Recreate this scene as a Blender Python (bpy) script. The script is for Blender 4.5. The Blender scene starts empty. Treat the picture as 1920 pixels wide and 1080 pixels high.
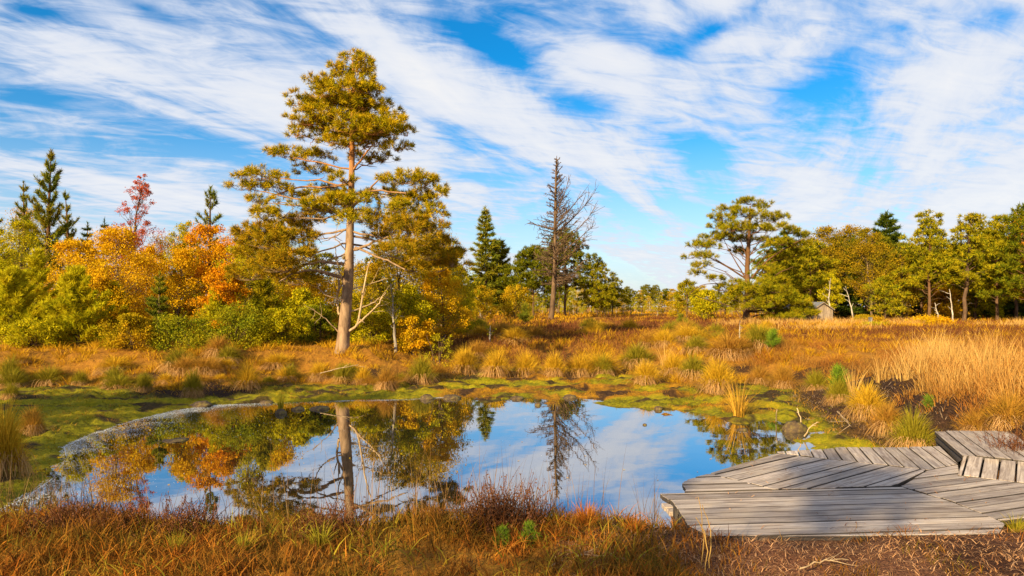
import bpy, math, random
import numpy as np
from mathutils import Vector

rng = np.random.default_rng(11)
random.seed(5)
SC = bpy.context.scene
COL = SC.collection

# ------------------------------------------------------------------ camera model (metres; water surface is z = 0)
H, F, HZ, CX = 2.2, 1280.0, 575.0, 960.0


def gp(px, py, z=0.0):
    Y = F * (H - z) / (py - HZ)
    return ((px - CX) / F * Y, Y)


def dp(px, py, Y):
    return np.array([(px - CX) / F * Y, Y, H - (py - HZ) / F * Y])


# ------------------------------------------------------------------ numpy helpers
def nrm(v):
    return v / np.maximum(np.linalg.norm(v, axis=-1, keepdims=True), 1e-9)


_tab = np.random.default_rng(3).random((8, 256, 256))


def vnoise(x, y, s=0):
    x = np.asarray(x, float); y = np.asarray(y, float)
    xi = np.floor(x).astype(int); yi = np.floor(y).astype(int)
    fx = x - xi; fy = y - yi
    fx = fx * fx * (3 - 2 * fx); fy = fy * fy * (3 - 2 * fy)
    T = _tab[s % 8]
    a = T[xi & 255, yi & 255]; b = T[(xi + 1) & 255, yi & 255]
    c = T[xi & 255, (yi + 1) & 255]; d = T[(xi + 1) & 255, (yi + 1) & 255]
    return (a * (1 - fx) + b * fx) * (1 - fy) + (c * (1 - fx) + d * fx) * fy


def fbm(x, y, s=0, o=4):
    r = 0; a = 0.5; t = 0
    for i in range(o):
        r = r + a * vnoise(x * 2 ** i + 17 * i, y * 2 ** i + 9 * i, s + i); t += a; a *= 0.5
    return r / t


def ss(x, a=0.0, b=1.0):
    t = np.clip((np.asarray(x, float) - a) / (b - a), 0, 1)
    return t * t * (3 - 2 * t)


def sdist(x, y, poly):
    """signed distance to a polygon: negative inside"""
    x = np.asarray(x, float); y = np.asarray(y, float)
    shp = x.shape; x = x.ravel(); y = y.ravel()
    d = np.full(x.shape, 1e18); ins = np.zeros(x.shape, bool)
    n = len(poly)
    for i in range(n):
        ax, ay = poly[i]; bx, by = poly[(i + 1) % n]
        ex, ey = bx - ax, by - ay
        t = np.clip(((x - ax) * ex + (y - ay) * ey) / (ex * ex + ey * ey + 1e-12), 0, 1)
        d = np.minimum(d, (x - ax - t * ex) ** 2 + (y - ay - t * ey) ** 2)
        c = ((ay > y) != (by > y))
        if abs(ey) > 1e-12:
            ins ^= c & (x < ex * (y - ay) / ey + ax)
    d = np.sqrt(d)
    return np.where(ins, -d, d).reshape(shp)


# ------------------------------------------------------------------ object helpers
def tag(o, label=None, cat=None, group=None, kind=None):
    if label: o['label'] = label
    if cat: o['category'] = cat
    if group: o['group'] = group
    if kind: o['kind'] = kind
    return o


def mesh(name, V, faces, mat=None, smooth=False, attrs=None):
    """V (n,3); faces: list of (m,k) int arrays"""
    me = bpy.data.meshes.new(name)
    V = np.ascontiguousarray(V, np.float32)
    faces = [np.asarray(f, np.int32) for f in faces if len(f)]
    me.vertices.add(len(V)); me.vertices.foreach_set('co', V.ravel())
    nl = sum(f.size for f in faces); nf = sum(len(f) for f in faces)
    me.loops.add(nl); me.polygons.add(nf)
    me.loops.foreach_set('vertex_index', np.concatenate([f.ravel() for f in faces]))
    tot = np.concatenate([np.full(len(f), f.shape[1], np.int32) for f in faces])
    st = np.concatenate([[0], np.cumsum(tot)[:-1]]).astype(np.int32)
    me.polygons.foreach_set('loop_start', st)
    try: me.polygons.foreach_set('loop_total', tot)
    except Exception: pass
    me.polygons.foreach_set('use_smooth', np.full(nf, smooth, bool))
    for k, a in (attrs or {}).items():
        a = np.ascontiguousarray(a, np.float32)
        if a.ndim == 1:
            at = me.attributes.new(k, 'FLOAT', 'POINT'); at.data.foreach_set('value', a)
        elif a.shape[1] == 3:
            at = me.attributes.new(k, 'FLOAT_VECTOR', 'POINT'); at.data.foreach_set('vector', a.ravel())
        else:
            at = me.attributes.new(k, 'FLOAT_COLOR', 'POINT'); at.data.foreach_set('color', a.ravel())
    me.update(calc_edges=True)
    if mat: me.materials.append(mat)
    return me


def obj(name, me, parent=None, loc=None):
    o = bpy.data.objects.new(name, me); COL.objects.link(o)
    if parent: o.parent = parent
    if loc is not None: o.location = loc
    return o


def thing(name, label, cat, loc=(0, 0, 0), group=None, rz=0.0):
    o = bpy.data.objects.new(name, None); COL.objects.link(o)
    o.empty_display_size = 0.2
    o.location = loc; o.rotation_euler = (0, 0, rz)
    return tag(o, label, cat, group)


def dup(root, loc, rz=0.0, sc=1.0, label=None, group=None, szz=None):
    r = root.copy(); COL.objects.link(r)
    r.location = loc; r.rotation_euler = (0, 0, rz)
    r.scale = (sc, sc, szz if szz else sc)
    if label: r['label'] = label
    if group: r['group'] = group
    for ch in list(root.children):
        c = ch.copy(); COL.objects.link(c); c.parent = r
        for g in list(ch.children):
            d = g.copy(); COL.objects.link(d); d.parent = c
    return r


class TB:
    """collects tubes"""
    def __init__(s): s.v = []; s.f = []; s.n = 0

    def tube(s, P, R, k=6, cap=False):
        P = np.asarray(P, float); R = np.asarray(R, float); n = len(P)
        T = np.gradient(P, axis=0); T = nrm(T)
        ref = np.array([0.0, 1.0, 0.0]) if abs(T[:, 2]).mean() > 0.7 else np.array([0.0, 0.0, 1.0])
        A = nrm(np.cross(T, ref)); B = np.cross(T, A)
        a = np.arange(k) / k * 2 * np.pi
        ring = A[:, None] * np.cos(a)[None, :, None] + B[:, None] * np.sin(a)[None, :, None]
        V = P[:, None] + ring * R[:, None, None]
        s.v.append(V.reshape(-1, 3))
        i = np.arange(n - 1)[:, None] * k; j = np.arange(k)[None]; j2 = (j + 1) % k
        q = np.stack([i + j, i + j2, i + k + j2, i + k + j], -1).reshape(-1, 4)
        s.f.append(q + s.n); s.n += n * k

    def mesh(s, name, mat): return mesh(name, np.concatenate(s.v), [np.concatenate(s.f)], mat, True)


def path(pts, n=8, wob=0.0):
    P = np.asarray(pts, float); m = len(P)
    if m == 2: Q = P[0] + (P[1] - P[0]) * np.linspace(0, 1, n)[:, None]
    else:
        E = np.vstack([2 * P[0] - P[1], P, 2 * P[-1] - P[-2]])
        t = np.linspace(0, m - 1 - 1e-6, n); i = t.astype(int); u = (t - i)[:, None]
        p0, p1, p2, p3 = E[i], E[i + 1], E[i + 2], E[i + 3]
        Q = 0.5 * (2 * p1 + (p2 - p0) * u + (2 * p0 - 5 * p1 + 4 * p2 - p3) * u * u + (3 * p1 - p0 - 3 * p2 + p3) * u ** 3)
    if wob:
        w = rng.normal(0, wob, Q.shape); w[0] = 0
        Q = Q + w
    return Q


def sprigs(C, D, m, ln, w, spread=0.8, r=rng):
    """m needle triangles round every shoot"""
    n = len(C)
    d = nrm(D[:, None] + spread * r.normal(0, 1, (n, m, 3)))
    b = C[:, None] + D[:, None] * (r.random((n, m, 1)) - 0.5) * ln * 0.8
    L = ln * (0.6 + 0.7 * r.random((n, m, 1)))
    sd = nrm(np.cross(d, r.normal(0, 1, (n, m, 3)))) * w * 0.5
    V = np.stack([b - sd, b + sd, b + d * L], 2).reshape(-1, 3)
    return V, np.arange(n * m * 3).reshape(-1, 3)


def leafs(C, size, r=rng, droop=0.3):
    n = len(C)
    a = nrm(r.normal(0, 1, (n, 3)) + np.array([0, 0, -droop]))
    b = nrm(np.cross(a, r.normal(0, 1, (n, 3))))
    s = size * (0.45 + 1.0 * r.random((n, 1)) ** 1.5)
    V = np.stack([C - a * s * .5, C + b * s * .34, C + a * s * .5, C - b * s * .34], 1).reshape(-1, 3)
    return V, np.arange(n * 4).reshape(-1, 4)


def blades(B, lean, h, w, bend, seg=3, r=rng, up=None):
    """grass strips. B (n,3) roots, lean (n,2) horizontal unit direction, h,w,bend (n,)"""
    n = len(B)
    t = np.linspace(0, 1, seg + 1)
    L3 = np.concatenate([lean, np.zeros((n, 1))], 1)
    hz = (t[None] - 0.45 * np.minimum(bend, 1.9)[:, None] * t[None] ** 2.2) * h[:, None]
    ho = (bend[:, None] * t[None] ** 1.6) * h[:, None] * 0.8
    C = B[:, None] + L3[:, None] * ho[..., None]
    C[..., 2] += hz
    a = r.random(n) * np.pi * 2
    S = np.stack([np.cos(a), np.sin(a), np.zeros(n)], 1)
    W = (w[:, None] * 0.5 * (1 - t[None] ** 1.5))
    lo = C[:, :-1] - S[:, None] * W[:, :-1, None]; hi = C[:, :-1] + S[:, None] * W[:, :-1, None]
    V = np.concatenate([np.stack([lo, hi], 2).reshape(n, -1, 3), C[:, -1:]], 1)
    k = 2 * seg + 1
    q = []
    for i in range(seg - 1): q.append([2 * i, 2 * i + 1, 2 * i + 3, 2 * i + 2])
    off = np.arange(n)[:, None, None] * k
    Q = (np.array(q, int)[None] + off).reshape(-1, 4) if q else np.zeros((0, 4), int)
    Tn = (np.array([[2 * seg - 2, 2 * seg - 1, 2 * seg]])[None] + off).reshape(-1, 3)
    return V.reshape(-1, 3), [Q, Tn]


def join(parts):
    V = []; F3 = []; n = 0
    by = {}
    for v, fs in parts:
        for f in (fs if isinstance(fs, list) else [fs]):
            if len(f): by.setdefault(f.shape[1], []).append(f + n)
        V.append(v); n += len(v)
    return np.concatenate(V), [np.concatenate(x) for x in by.values()]


# ------------------------------------------------------------------ materials
def newmat(name):
    m = bpy.data.materials.new(name); m.use_nodes = True
    nt = m.node_tree; nt.nodes.clear()
    return m, nt, nt.nodes, nt.links


def ramp(N, stops, interp='LINEAR'):
    r = N.new('ShaderNodeValToRGB'); r.color_ramp.interpolation = interp
    e = r.color_ramp.elements
    while len(e) > len(stops): e.remove(e[-1])
    while len(e) < len(stops): e.new(0.5)
    for x, (p, c) in zip(e, stops): x.position = p; x.color = (*c, 1)
    return r


def noise_node(N, L, scale, detail=4, rough=0.55, vec=None, dist=0.0):
    t = N.new('ShaderNodeTexNoise'); t.inputs['Scale'].default_value = scale
    t.inputs['Detail'].default_value = detail; t.inputs['Roughness'].default_value = rough
    t.inputs['Distortion'].default_value = dist
    if vec is not None: L.new(vec, t.inputs['Vector'])
    return t


def mixc(N, L, fac, a, b, mode='MIX'):
    m = N.new('ShaderNodeMix'); m.data_type = 'RGBA'; m.blend_type = mode
    for s, v in ((m.inputs[0], fac), (m.inputs[6], a), (m.inputs[7], b)):
        if isinstance(v, (int, float)): s.default_value = v
        elif isinstance(v, tuple): s.default_value = (*v, 1)
        else: L.new(v, s)
    return m.outputs[2]


def leafmat(name, cols, alt=None, nscale=0.9, trans=0.3, gloss=0.0, altamt=0.6):
    """leaf colour varies from leaf to leaf; alt = second set of tints in drifts through the crown"""
    m, nt, N, L = newmat(name)
    g = N.new('ShaderNodeNewGeometry'); tc = N.new('ShaderNodeTexCoord')
    k = len(cols)
    r = ramp(N, [(i / max(k - 1, 1), c) for i, c in enumerate(cols)])
    L.new(g.outputs['Random Per Island'], r.inputs[0])
    c = r.outputs[0]
    if alt:
        k = len(alt)
        r2 = ramp(N, [(i / max(k - 1, 1), q) for i, q in enumerate(alt)])
        L.new(g.outputs['Random Per Island'], r2.inputs[0])
        nn = noise_node(N, L, nscale, 3, 0.6, tc.outputs['Object'])
        mr = N.new('ShaderNodeMapRange'); mr.inputs[1].default_value = 0.42; mr.inputs[2].default_value = 0.62
        mr.inputs[4].default_value = altamt
        L.new(nn.outputs[0], mr.inputs[0])
        c = mixc(N, L, mr.outputs[0], c, r2.outputs[0])
    d = N.new('ShaderNodeBsdfDiffuse'); t = N.new('ShaderNodeBsdfTranslucent')
    L.new(c, d.inputs[0]); L.new(c, t.inputs[0])
    mx = N.new('ShaderNodeMixShader'); mx.inputs[0].default_value = trans
    L.new(d.outputs[0], mx.inputs[1]); L.new(t.outputs[0], mx.inputs[2])
    o = N.new('ShaderNodeOutputMaterial'); L.new(mx.outputs[0], o.inputs[0])
    return m


def barkmat(name, c1, c2, top=None, z0=2.0, z1=5.0, sc=6.0):
    m, nt, N, L = newmat(name)
    tc = N.new('ShaderNodeTexCoord'); mp = N.new('ShaderNodeMapping'); mp.inputs['Scale'].default_value = (1, 1, 0.3)
    L.new(tc.outputs['Object'], mp.inputs[0])
    n = noise_node(N, L, sc, 6, 0.65, mp.outputs[0], 0.6)
    r = ramp(N, [(0.35, c1), (0.65, c2)]); L.new(n.outputs[0], r.inputs[0]); c = r.outputs[0]
    if top:
        sp = N.new('ShaderNodeSeparateXYZ'); L.new(tc.outputs['Object'], sp.inputs[0])
        mr = N.new('ShaderNodeMapRange'); mr.inputs[1].default_value = z0; mr.inputs[2].default_value = z1
        L.new(sp.outputs[2], mr.inputs[0])
        r2 = ramp(N, [(0.3, tuple(x * .6 for x in top)), (0.7, top)]); L.new(n.outputs[0], r2.inputs[0])
        c = mixc(N, L, mr.outputs[0], c, r2.outputs[0])
    b = N.new('ShaderNodeBsdfPrincipled'); L.new(c, b.inputs['Base Color']); b.inputs['Roughness'].default_value = 0.9
    b.inputs['Specular IOR Level'].default_value = 0.1
    bp = N.new('ShaderNodeBump'); bp.inputs['Strength'].default_value = 0.7; bp.inputs['Distance'].default_value = 0.03
    L.new(n.outputs[0], bp.inputs['Height']); L.new(bp.outputs[0], b.inputs['Normal'])
    o = N.new('ShaderNodeOutputMaterial'); L.new(b.outputs[0], o.inputs[0])
    return m


M = {}
M['pine'] = leafmat('pine_needles', [(.06, .075, .004), (.26, .23, .006), (.54, .39, .010)], [(.30, .20, .006), (.68, .39, .010), (.46, .32, .010)], 4.0, .2, altamt=.75)
M['pinelow'] = leafmat('pine_needles_turning', [(.07, .08, .005), (.26, .20, .008), (.50, .30, .010)], [(.14, .12, .006), (.60, .28, .010)], 3.5, .2, altamt=.75)
M['pine2'] = leafmat('pine_needles_olive', [(.04, .06, .005), (.16, .165, .006), (.36, .30, .008)], [(.20, .16, .006), (.50, .32, .010)], 1.8, .15)
M['pinedark'] = leafmat('pine_needles_dark', [(.025, .045, .004), (.09, .11, .006), (.20, .19, .008)], [(.08, .09, .004), (.28, .21, .008)], 1.2, .15)
M['pinefresh'] = leafmat('pine_needles_fresh', [(.13, .17, .006), (.44, .41, .010), (.68, .54, .016)], [(.66, .46, .012), (.34, .32, .010)], 1.6, .25, altamt=.8)
M['pinetop'] = leafmat('pine_needles_bluish', [(.05, .08, .012), (.13, .16, .015), (.24, .23, .015)], [(.22, .18, .01), (.38, .24, .01)], .9, .2)
M['spruce'] = leafmat('spruce_needles', [(.02, .04, .006), (.05, .075, .008), (.11, .12, .008)], None, .6, .2)
M['gold'] = leafmat('leaves_gold', [(.36, .20, .006), (.62, .37, .008), (.72, .48, .014)], [(.56, .22, .006), (.66, .33, .008)], .9, .35)
M['yellowgreen'] = leafmat('leaves_yellow_green', [(.18, .19, .006), (.42, .36, .008), (.62, .48, .012)], [(.13, .16, .006), (.52, .36, .008)], 1.0, .35)
M['orange'] = leafmat('leaves_orange', [(.38, .11, .004), (.60, .20, .006), (.68, .30, .008)], [(.52, .30, .008), (.62, .38, .010)], .9, .35)
M['red'] = leafmat('leaves_red', [(.30, .04, .02), (.50, .10, .045), (.58, .17, .06)], [(.52, .14, .04), (.40, .06, .04)], 0.6, .35)
M['rust'] = leafmat('leaves_rust', [(.26, .045, .005), (.38, .075, .006), (.45, .13, .008)], None, .7, .35)
M['olive'] = leafmat('leaves_olive_birch', [(.17, .15, .006), (.36, .26, .008), (.52, .34, .012)], [(.46, .24, .008), (.55, .28, .010)], .7, .35)
M['olivebrown'] = leafmat('leaves_olive_brown', [(.07, .07, .005), (.20, .16, .007), (.36, .24, .010)], [(.30, .15, .007), (.42, .22, .010)], .5, .3)
M['greenleaf'] = leafmat('leaves_green', [(.06, .10, .008), (.17, .20, .010), (.38, .34, .012)], [(.48, .36, .010), (.14, .15, .008)], 1.8, .3, altamt=.85)
M['far'] = leafmat('foliage_far', [(.03, .05, .006), (.10, .11, .007), (.22, .19, .01)], [(.09, .09, .007), (.30, .20, .01)], .4, .15)
M['bark'] = barkmat('pine_bark', (.13, .08, .05), (.34, .225, .14), (.38, .16, .05), 4.2, 6.5)
M['bark2'] = barkmat('pine_bark_red', (.06, .035, .02), (.15, .085, .05), (.15, .075, .035), 2.0, 4.0)
M['barkdark'] = barkmat('bark_dark', (.05, .03, .02), (.14, .085, .05))
M['barkdead'] = barkmat('bark_dead', (.045, .028, .02), (.17, .105, .06), None, sc=3)
M['twigdead'] = barkmat('dead_wood', (.26, .17, .09), (.50, .36, .22))
M['barktwig'] = barkmat('twig_bark', (.06, .04, .025), (.19, .13, .08))
M['birchbark'] = barkmat('birch_bark', (.10, .08, .065), (.56, .49, .41), None, sc=5)


def grassmat(name, cols, alt=None, nscale=1.0, trans=0.3, altamt=.8): return leafmat(name, cols, alt, nscale, trans, 0, altamt)


M['gfront'] = grassmat('grass_rust', [(.05, .02, .009), (.16, .055, .011), (.29, .095, .013), (.25, .14, .026)], [(.07, .075, .012), (.16, .12, .015), (.24, .07, .011)], 1.6, .25)
M['gsedge'] = grassmat('sedge_blades', [(.12, .14, .012), (.28, .25, .02), (.42, .27, .03)], [(.36, .18, .02), (.18, .19, .02)], 1.5, .25)
M['gfire'] = grassmat('grass_orange', [(.18, .05, .010), (.42, .12, .012), (.52, .20, .025)], [(.34, .08, .010), (.46, .26, .05)], 2.0, .25)
M['gmoor'] = grassmat('grass_moor_gold', [(.28, .12, .008), (.50, .26, .012), (.62, .38, .020)], [(.30, .085, .008), (.26, .18, .010), (.46, .17, .01)], 0.35, .25)
M['gstraw'] = grassmat('grass_straw', [(.42, .24, .07), (.55, .34, .10), (.62, .40, .14)], [(.46, .20, .04), (.40, .22, .06)], 0.7, .3)
M['grust'] = grassmat('grass_russet', [(.20, .07, .018), (.32, .12, .025), (.40, .18, .04)], [(.22, .10, .02), (.36, .20, .04)], 0.8, .3)
M['tgreen'] = grassmat('tussock_green', [(.10, .11, .012), (.24, .21, .015), (.40, .28, .03)], [(.36, .22, .02), (.16, .18, .01)], 2.5, .3)
M['tgold'] = grassmat('tussock_gold', [(.40, .23, .015), (.58, .34, .02), (.66, .42, .04)], [(.36, .29, .015), (.54, .24, .015)], 2.5, .3)
M['trust'] = grassmat('tussock_russet', [(.26, .12, .02), (.42, .20, .03), (.48, .27, .05)], [(.26, .20, .02), (.38, .17, .02)], 2, .3)
M['tskirt'] = grassmat('tussock_skirt', [(.22, .11, .035), (.40, .22, .08), (.52, .32, .14)], None, 2, .25)
M['heather'] = grassmat('heather_twigs', [(.04, .018, .010), (.12, .042, .018), (.20, .075, .03)], [(.09, .035, .014), (.17, .065, .02)], 1.2, .15)
M['heatherbloom'] = grassmat('heather_bloom', [(.07, .032, .018), (.17, .075, .035), (.14, .07, .035)], [(.22, .08, .04), (.12, .06, .03)], 3, .15)
M['seedling'] = leafmat('pine_seedling', [(.07, .13, .012), (.15, .24, .02), (.24, .30, .02)], None, 2, .3)
M['litter'] = grassmat('litter', [(.14, .06, .03), (.32, .16, .075), (.46, .27, .15)], None, 2, .1)
M['moss'] = grassmat('moss_sprigs', [(.07, .08, .004), (.18, .17, .006), (.32, .25, .008)], [(.16, .07, .006), (.34, .15, .008), (.24, .18, .008)], 1.1, .25, .95)
M['rustmoss'] = grassmat('moss_rusty', [(.14, .06, .008), (.34, .16, .008), (.46, .24, .010)], [(.24, .18, .008), (.40, .15, .008)], 1.1, .2)
M['rushgold'] = grassmat('rush_gold', [(.30, .15, .02), (.48, .26, .03), (.56, .34, .06)], [(.30, .22, .02), (.50, .20, .02)], 2, .2)
M['slopelitter'] = grassmat('slope_litter', [(.05, .03, .02), (.14, .09, .06), (.26, .18, .12)], None, 2, .1)
M['reed'] = grassmat('reed_stems', [(.09, .045, .018), (.18, .10, .04), (.24, .15, .06)], None, 2, .1)
M['scum'] = grassmat('floating_scum', [(.55, .60, .68), (.72, .76, .82), (.45, .45, .40)], None, 2, .0)


def water_mat():
    m, nt, N, L = newmat('pond_water')
    tc = N.new('ShaderNodeTexCoord')
    mp = N.new('ShaderNodeMapping'); mp.inputs['Scale'].default_value = (1, 1, 1); L.new(tc.outputs['Object'], mp.inputs[0])
    n = noise_node(N, L, 2.2, 3, .5, mp.outputs[0])
    n2 = noise_node(N, L, 0.5, 2, .5, mp.outputs[0])
    ad = N.new('ShaderNodeMath'); ad.operation = 'MULTIPLY_ADD'; ad.inputs[1].default_value = .25
    L.new(n.outputs[0], ad.inputs[0]); L.new(n2.outputs[0], ad.inputs[2])
    bp = N.new('ShaderNodeBump'); bp.inputs['Strength'].default_value = 0.05; bp.inputs['Distance'].default_value = 0.05
    L.new(ad.outputs[0], bp.inputs['Height'])
    gl = N.new('ShaderNodeBsdfGlossy'); gl.inputs['Roughness'].default_value = 0.012; gl.inputs['Color'].default_value = (.96, .97, 1, 1)
    L.new(bp.outputs[0], gl.inputs['Normal'])
    df = N.new('ShaderNodeBsdfDiffuse'); df.inputs[0].default_value = (.012, .013, .008, 1)
    fr = N.new('ShaderNodeFresnel'); fr.inputs[0].default_value = 1.7
    mr = N.new('ShaderNodeMapRange'); mr.inputs[3].default_value = .42; mr.inputs[4].default_value = 1.0
    L.new(fr.outputs[0], mr.inputs[0])
    mx = N.new('ShaderNodeMixShader'); L.new(mr.outputs[0], mx.inputs[0]); L.new(df.outputs[0], mx.inputs[1]); L.new(gl.outputs[0], mx.inputs[2])
    o = N.new('ShaderNodeOutputMaterial'); L.new(mx.outputs[0], o.inputs[0])
    return m


M['water'] = water_mat()


def ground_mat():
    m, nt, N, L = newmat('ground_cover')
    at = N.new('ShaderNodeAttribute'); at.attribute_name = 'zone'
    sp = N.new('ShaderNodeSeparateColor'); L.new(at.outputs['Color'], sp.inputs[0])
    tc = N.new('ShaderNodeTexCoord'); v = tc.outputs['Object']
    n1 = noise_node(N, L, 0.7, 6, .6, v); n2 = noise_node(N, L, 14, 5, .65, v); n3 = noise_node(N, L, 60, 3, .6, v)
    straw = ramp(N, [(.3, (.13, .06, .012)), (.5, (.28, .12, .016)), (.7, (.36, .18, .02))]); L.new(n2.outputs[0], straw.inputs[0])
    moss = ramp(N, [(.30, (.03, .02, .006)), (.40, (.09, .08, .004)), (.50, (.19, .17, .006)), (.60, (.30, .22, .008)), (.70, (.26, .11, .008))]); 
    ma = N.new('ShaderNodeMath'); ma.operation = 'MULTIPLY_ADD'; ma.inputs[1].default_value = .55
    mb = N.new('ShaderNodeMath'); mb.operation = 'MULTIPLY'; mb.inputs[1].default_value = .45
    L.new(n2.outputs[0], mb.inputs[0]); L.new(n1.outputs[0], ma.inputs[0]); L.new(mb.outputs[0], ma.inputs[2]); L.new(ma.outputs[0], moss.inputs[0])
    ar = N.new('ShaderNodeAttribute'); ar.attribute_name = 'rusty'
    rm = ramp(N, [(.32, (.05, .025, .008)), (.5, (.24, .11, .008)), (.62, (.40, .19, .010)), (.75, (.22, .17, .008))]); L.new(ma.outputs[0], rm.inputs[0])
    mossc = mixc(N, L, ar.outputs['Fac'], moss.outputs[0], rm.outputs[0])
    peat = ramp(N, [(.3, (.012, .007, .006)), (.55, (.035, .018, .012)), (.75, (.10, .05, .03))]); L.new(n2.outputs[0], peat.inputs[0])
    soil = ramp(N, [(.3, (.035, .015, .009)), (.48, (.10, .042, .022)), (.68, (.22, .10, .05))]); L.new(n3.outputs[0], soil.inputs[0])
    c = mixc(N, L, sp.outputs[0], straw.outputs[0], mossc)
    c = mixc(N, L, sp.outputs[1], c, peat.outputs[0])
    damp = ramp(N, [(.40, (.38, .34, .32)), (.52, (1, 1, 1)), (.66, (1.25, 1.15, 1.05))]); L.new(n1.outputs[0], damp.inputs[0])
    c = mixc(N, L, sp.outputs[2], c, mixc(N, L, 1.0, soil.outputs[0], damp.outputs[0], 'MULTIPLY'))
    b = N.new('ShaderNodeBsdfPrincipled'); L.new(c, b.inputs['Base Color']); b.inputs['Roughness'].default_value = .95
    b.inputs['Specular IOR Level'].default_value = .1
    bp = N.new('ShaderNodeBump'); bp.inputs['Strength'].default_value = .8; bp.inputs['Distance'].default_value = .03
    hh = N.new('ShaderNodeMath'); hh.operation = 'ADD'; L.new(n2.outputs[0], hh.inputs[0]); L.new(n3.outputs[0], hh.inputs[1])
    L.new(hh.outputs[0], bp.inputs['Height']); L.new(bp.outputs[0], b.inputs['Normal'])
    o = N.new('ShaderNodeOutputMaterial'); L.new(b.outputs[0], o.inputs[0])
    return m


M['ground'] = ground_mat()


def wood_mat(name, cols, dark=(.06, .05, .045)):
    m, nt, N, L = newmat(name)
    at = N.new('ShaderNodeAttribute'); at.attribute_name = 'grain'
    g = N.new('ShaderNodeNewGeometry')
    mp = N.new('ShaderNodeMapping'); mp.inputs['Scale'].default_value = (.9, 13, 13); L.new(at.outputs['Vector'], mp.inputs[0])
    n = noise_node(N, L, 2.2, 7, .65, mp.outputs[0], .9)
    mp2 = N.new('ShaderNodeMapping'); mp2.inputs['Scale'].default_value = (1.5, 3, 3); L.new(at.outputs['Vector'], mp2.inputs[0])
    n2 = noise_node(N, L, 1.3, 5, .6, mp2.outputs[0], .4)
    r = ramp(N, [(.28, dark), (.45, cols[0]), (.62, cols[1]), (.8, cols[2])]); L.new(n.outputs[0], r.inputs[0])
    r2 = ramp(N, [(.3, (.52, .46, .42)), (.46, (.92, .92, .95)), (.6, (1.0, .98, .94)), (.74, (1.2, 1.08, .88))]); L.new(n2.outputs[0], r2.inputs[0])
    c = mixc(N, L, .8, r.outputs[0], r2.outputs[0], 'MULTIPLY')
    rr = ramp(N, [(0, (.64, .62, .62)), (.5, (.95, .93, .92)), (1, (1.2, 1.18, 1.18))]); L.new(g.outputs['Random Per Island'], rr.inputs[0])
    c = mixc(N, L, 1.0, c, rr.outputs[0], 'MULTIPLY')
    b = N.new('ShaderNodeBsdfPrincipled'); L.new(c, b.inputs['Base Color']); b.inputs['Roughness'].default_value = .7
    b.inputs['Specular IOR Level'].default_value = .25
    bp = N.new('ShaderNodeBump'); bp.inputs['Strength'].default_value = .5; bp.inputs['Distance'].default_value = .006
    L.new(n.outputs[0], bp.inputs['Height']); L.new(bp.outputs[0], b.inputs['Normal'])
    o = N.new('ShaderNodeOutputMaterial'); L.new(b.outputs[0], o.inputs[0])
    return m


M['deck'] = wood_mat('weathered_boards', [(.31, .25, .21), (.47, .40, .34), (.57, .49, .41)], (.14, .105, .085))
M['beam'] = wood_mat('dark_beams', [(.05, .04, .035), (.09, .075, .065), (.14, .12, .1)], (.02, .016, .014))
M['hutwall'] = wood_mat('pale_hut_boards', [(.24, .185, .13), (.42, .33, .24), (.54, .43, .32)], (.08, .06, .04))
M['roofing'] = wood_mat('roof_sheet', [(.10, .11, .13), (.2, .21, .24), (.3, .31, .33)])


def clodmat():
    m, nt, N, L = newmat('peat_clod')
    tc = N.new('ShaderNodeTexCoord'); n = noise_node(N, L, 9, 6, .65, tc.outputs['Object'])
    r = ramp(N, [(.3, (.02, .012, .008)), (.5, (.07, .04, .015)), (.68, (.16, .12, .02))]); L.new(n.outputs[0], r.inputs[0])
    b = N.new('ShaderNodeBsdfPrincipled'); L.new(r.outputs[0], b.inputs['Base Color']); b.inputs['Roughness'].default_value = .8
    bp = N.new('ShaderNodeBump'); bp.inputs['Distance'].default_value = .04; L.new(n.outputs[0], bp.inputs['Height']); L.new(bp.outputs[0], b.inputs['Normal'])
    o = N.new('ShaderNodeOutputMaterial'); L.new(b.outputs[0], o.inputs[0]); return m


M['clod'] = clodmat()

# ------------------------------------------------------------------ terrain
pond_px = [(-10, 962), (50, 932), (100, 897), (125, 858), (120, 838), (165, 818), (240, 792), (330, 770), (400, 760), (520, 756), (640, 752), (760, 750), (860, 744),
           (905, 752), (960, 748), (1020, 756), (1060, 744), (1115, 750), (1140, 762), (1190, 764), (1240, 770), (1285, 778), (1340, 782), (1380, 792), (1440, 788),
           (1478, 800), (1500, 830), (1490, 850), (1420, 905), (1330, 960), (1280, 985), (1180, 996), (1060, 1000), (930, 1004), (800, 1004), (640, 1000), (480, 1000), (300, 990), (150, 978), (40, 968)]
POND = [gp(*p) for p in pond_px]
foot_px = [(-900, 960), (-900, 770), (-200, 742), (60, 728), (200, 727), (330, 740), (430, 730), (560, 722), (700, 726), (830, 716), (900, 692), (1000, 692), (1100, 692),
           (1160, 700), (1215, 716), (1335, 733), (1400, 722), (1480, 728), (1500, 762), (1560, 806), (1630, 836), (1720, 850)]
FOOT = [gp(x, y, .06) for x, y in foot_px] + [(4.9, 7.9), (3.3, 6.7), (2.2, 6.0), (1.6, 6.55), (0.9, 6.6), (-.2, 6.48), (-1.5, 6.5), (-2.6, 6.55), (-3.6, 6.6), (-4.7, 6.75), (-5.6, 7.0), (-6.6, 7.1), (-8.5, 7.2)]


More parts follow.
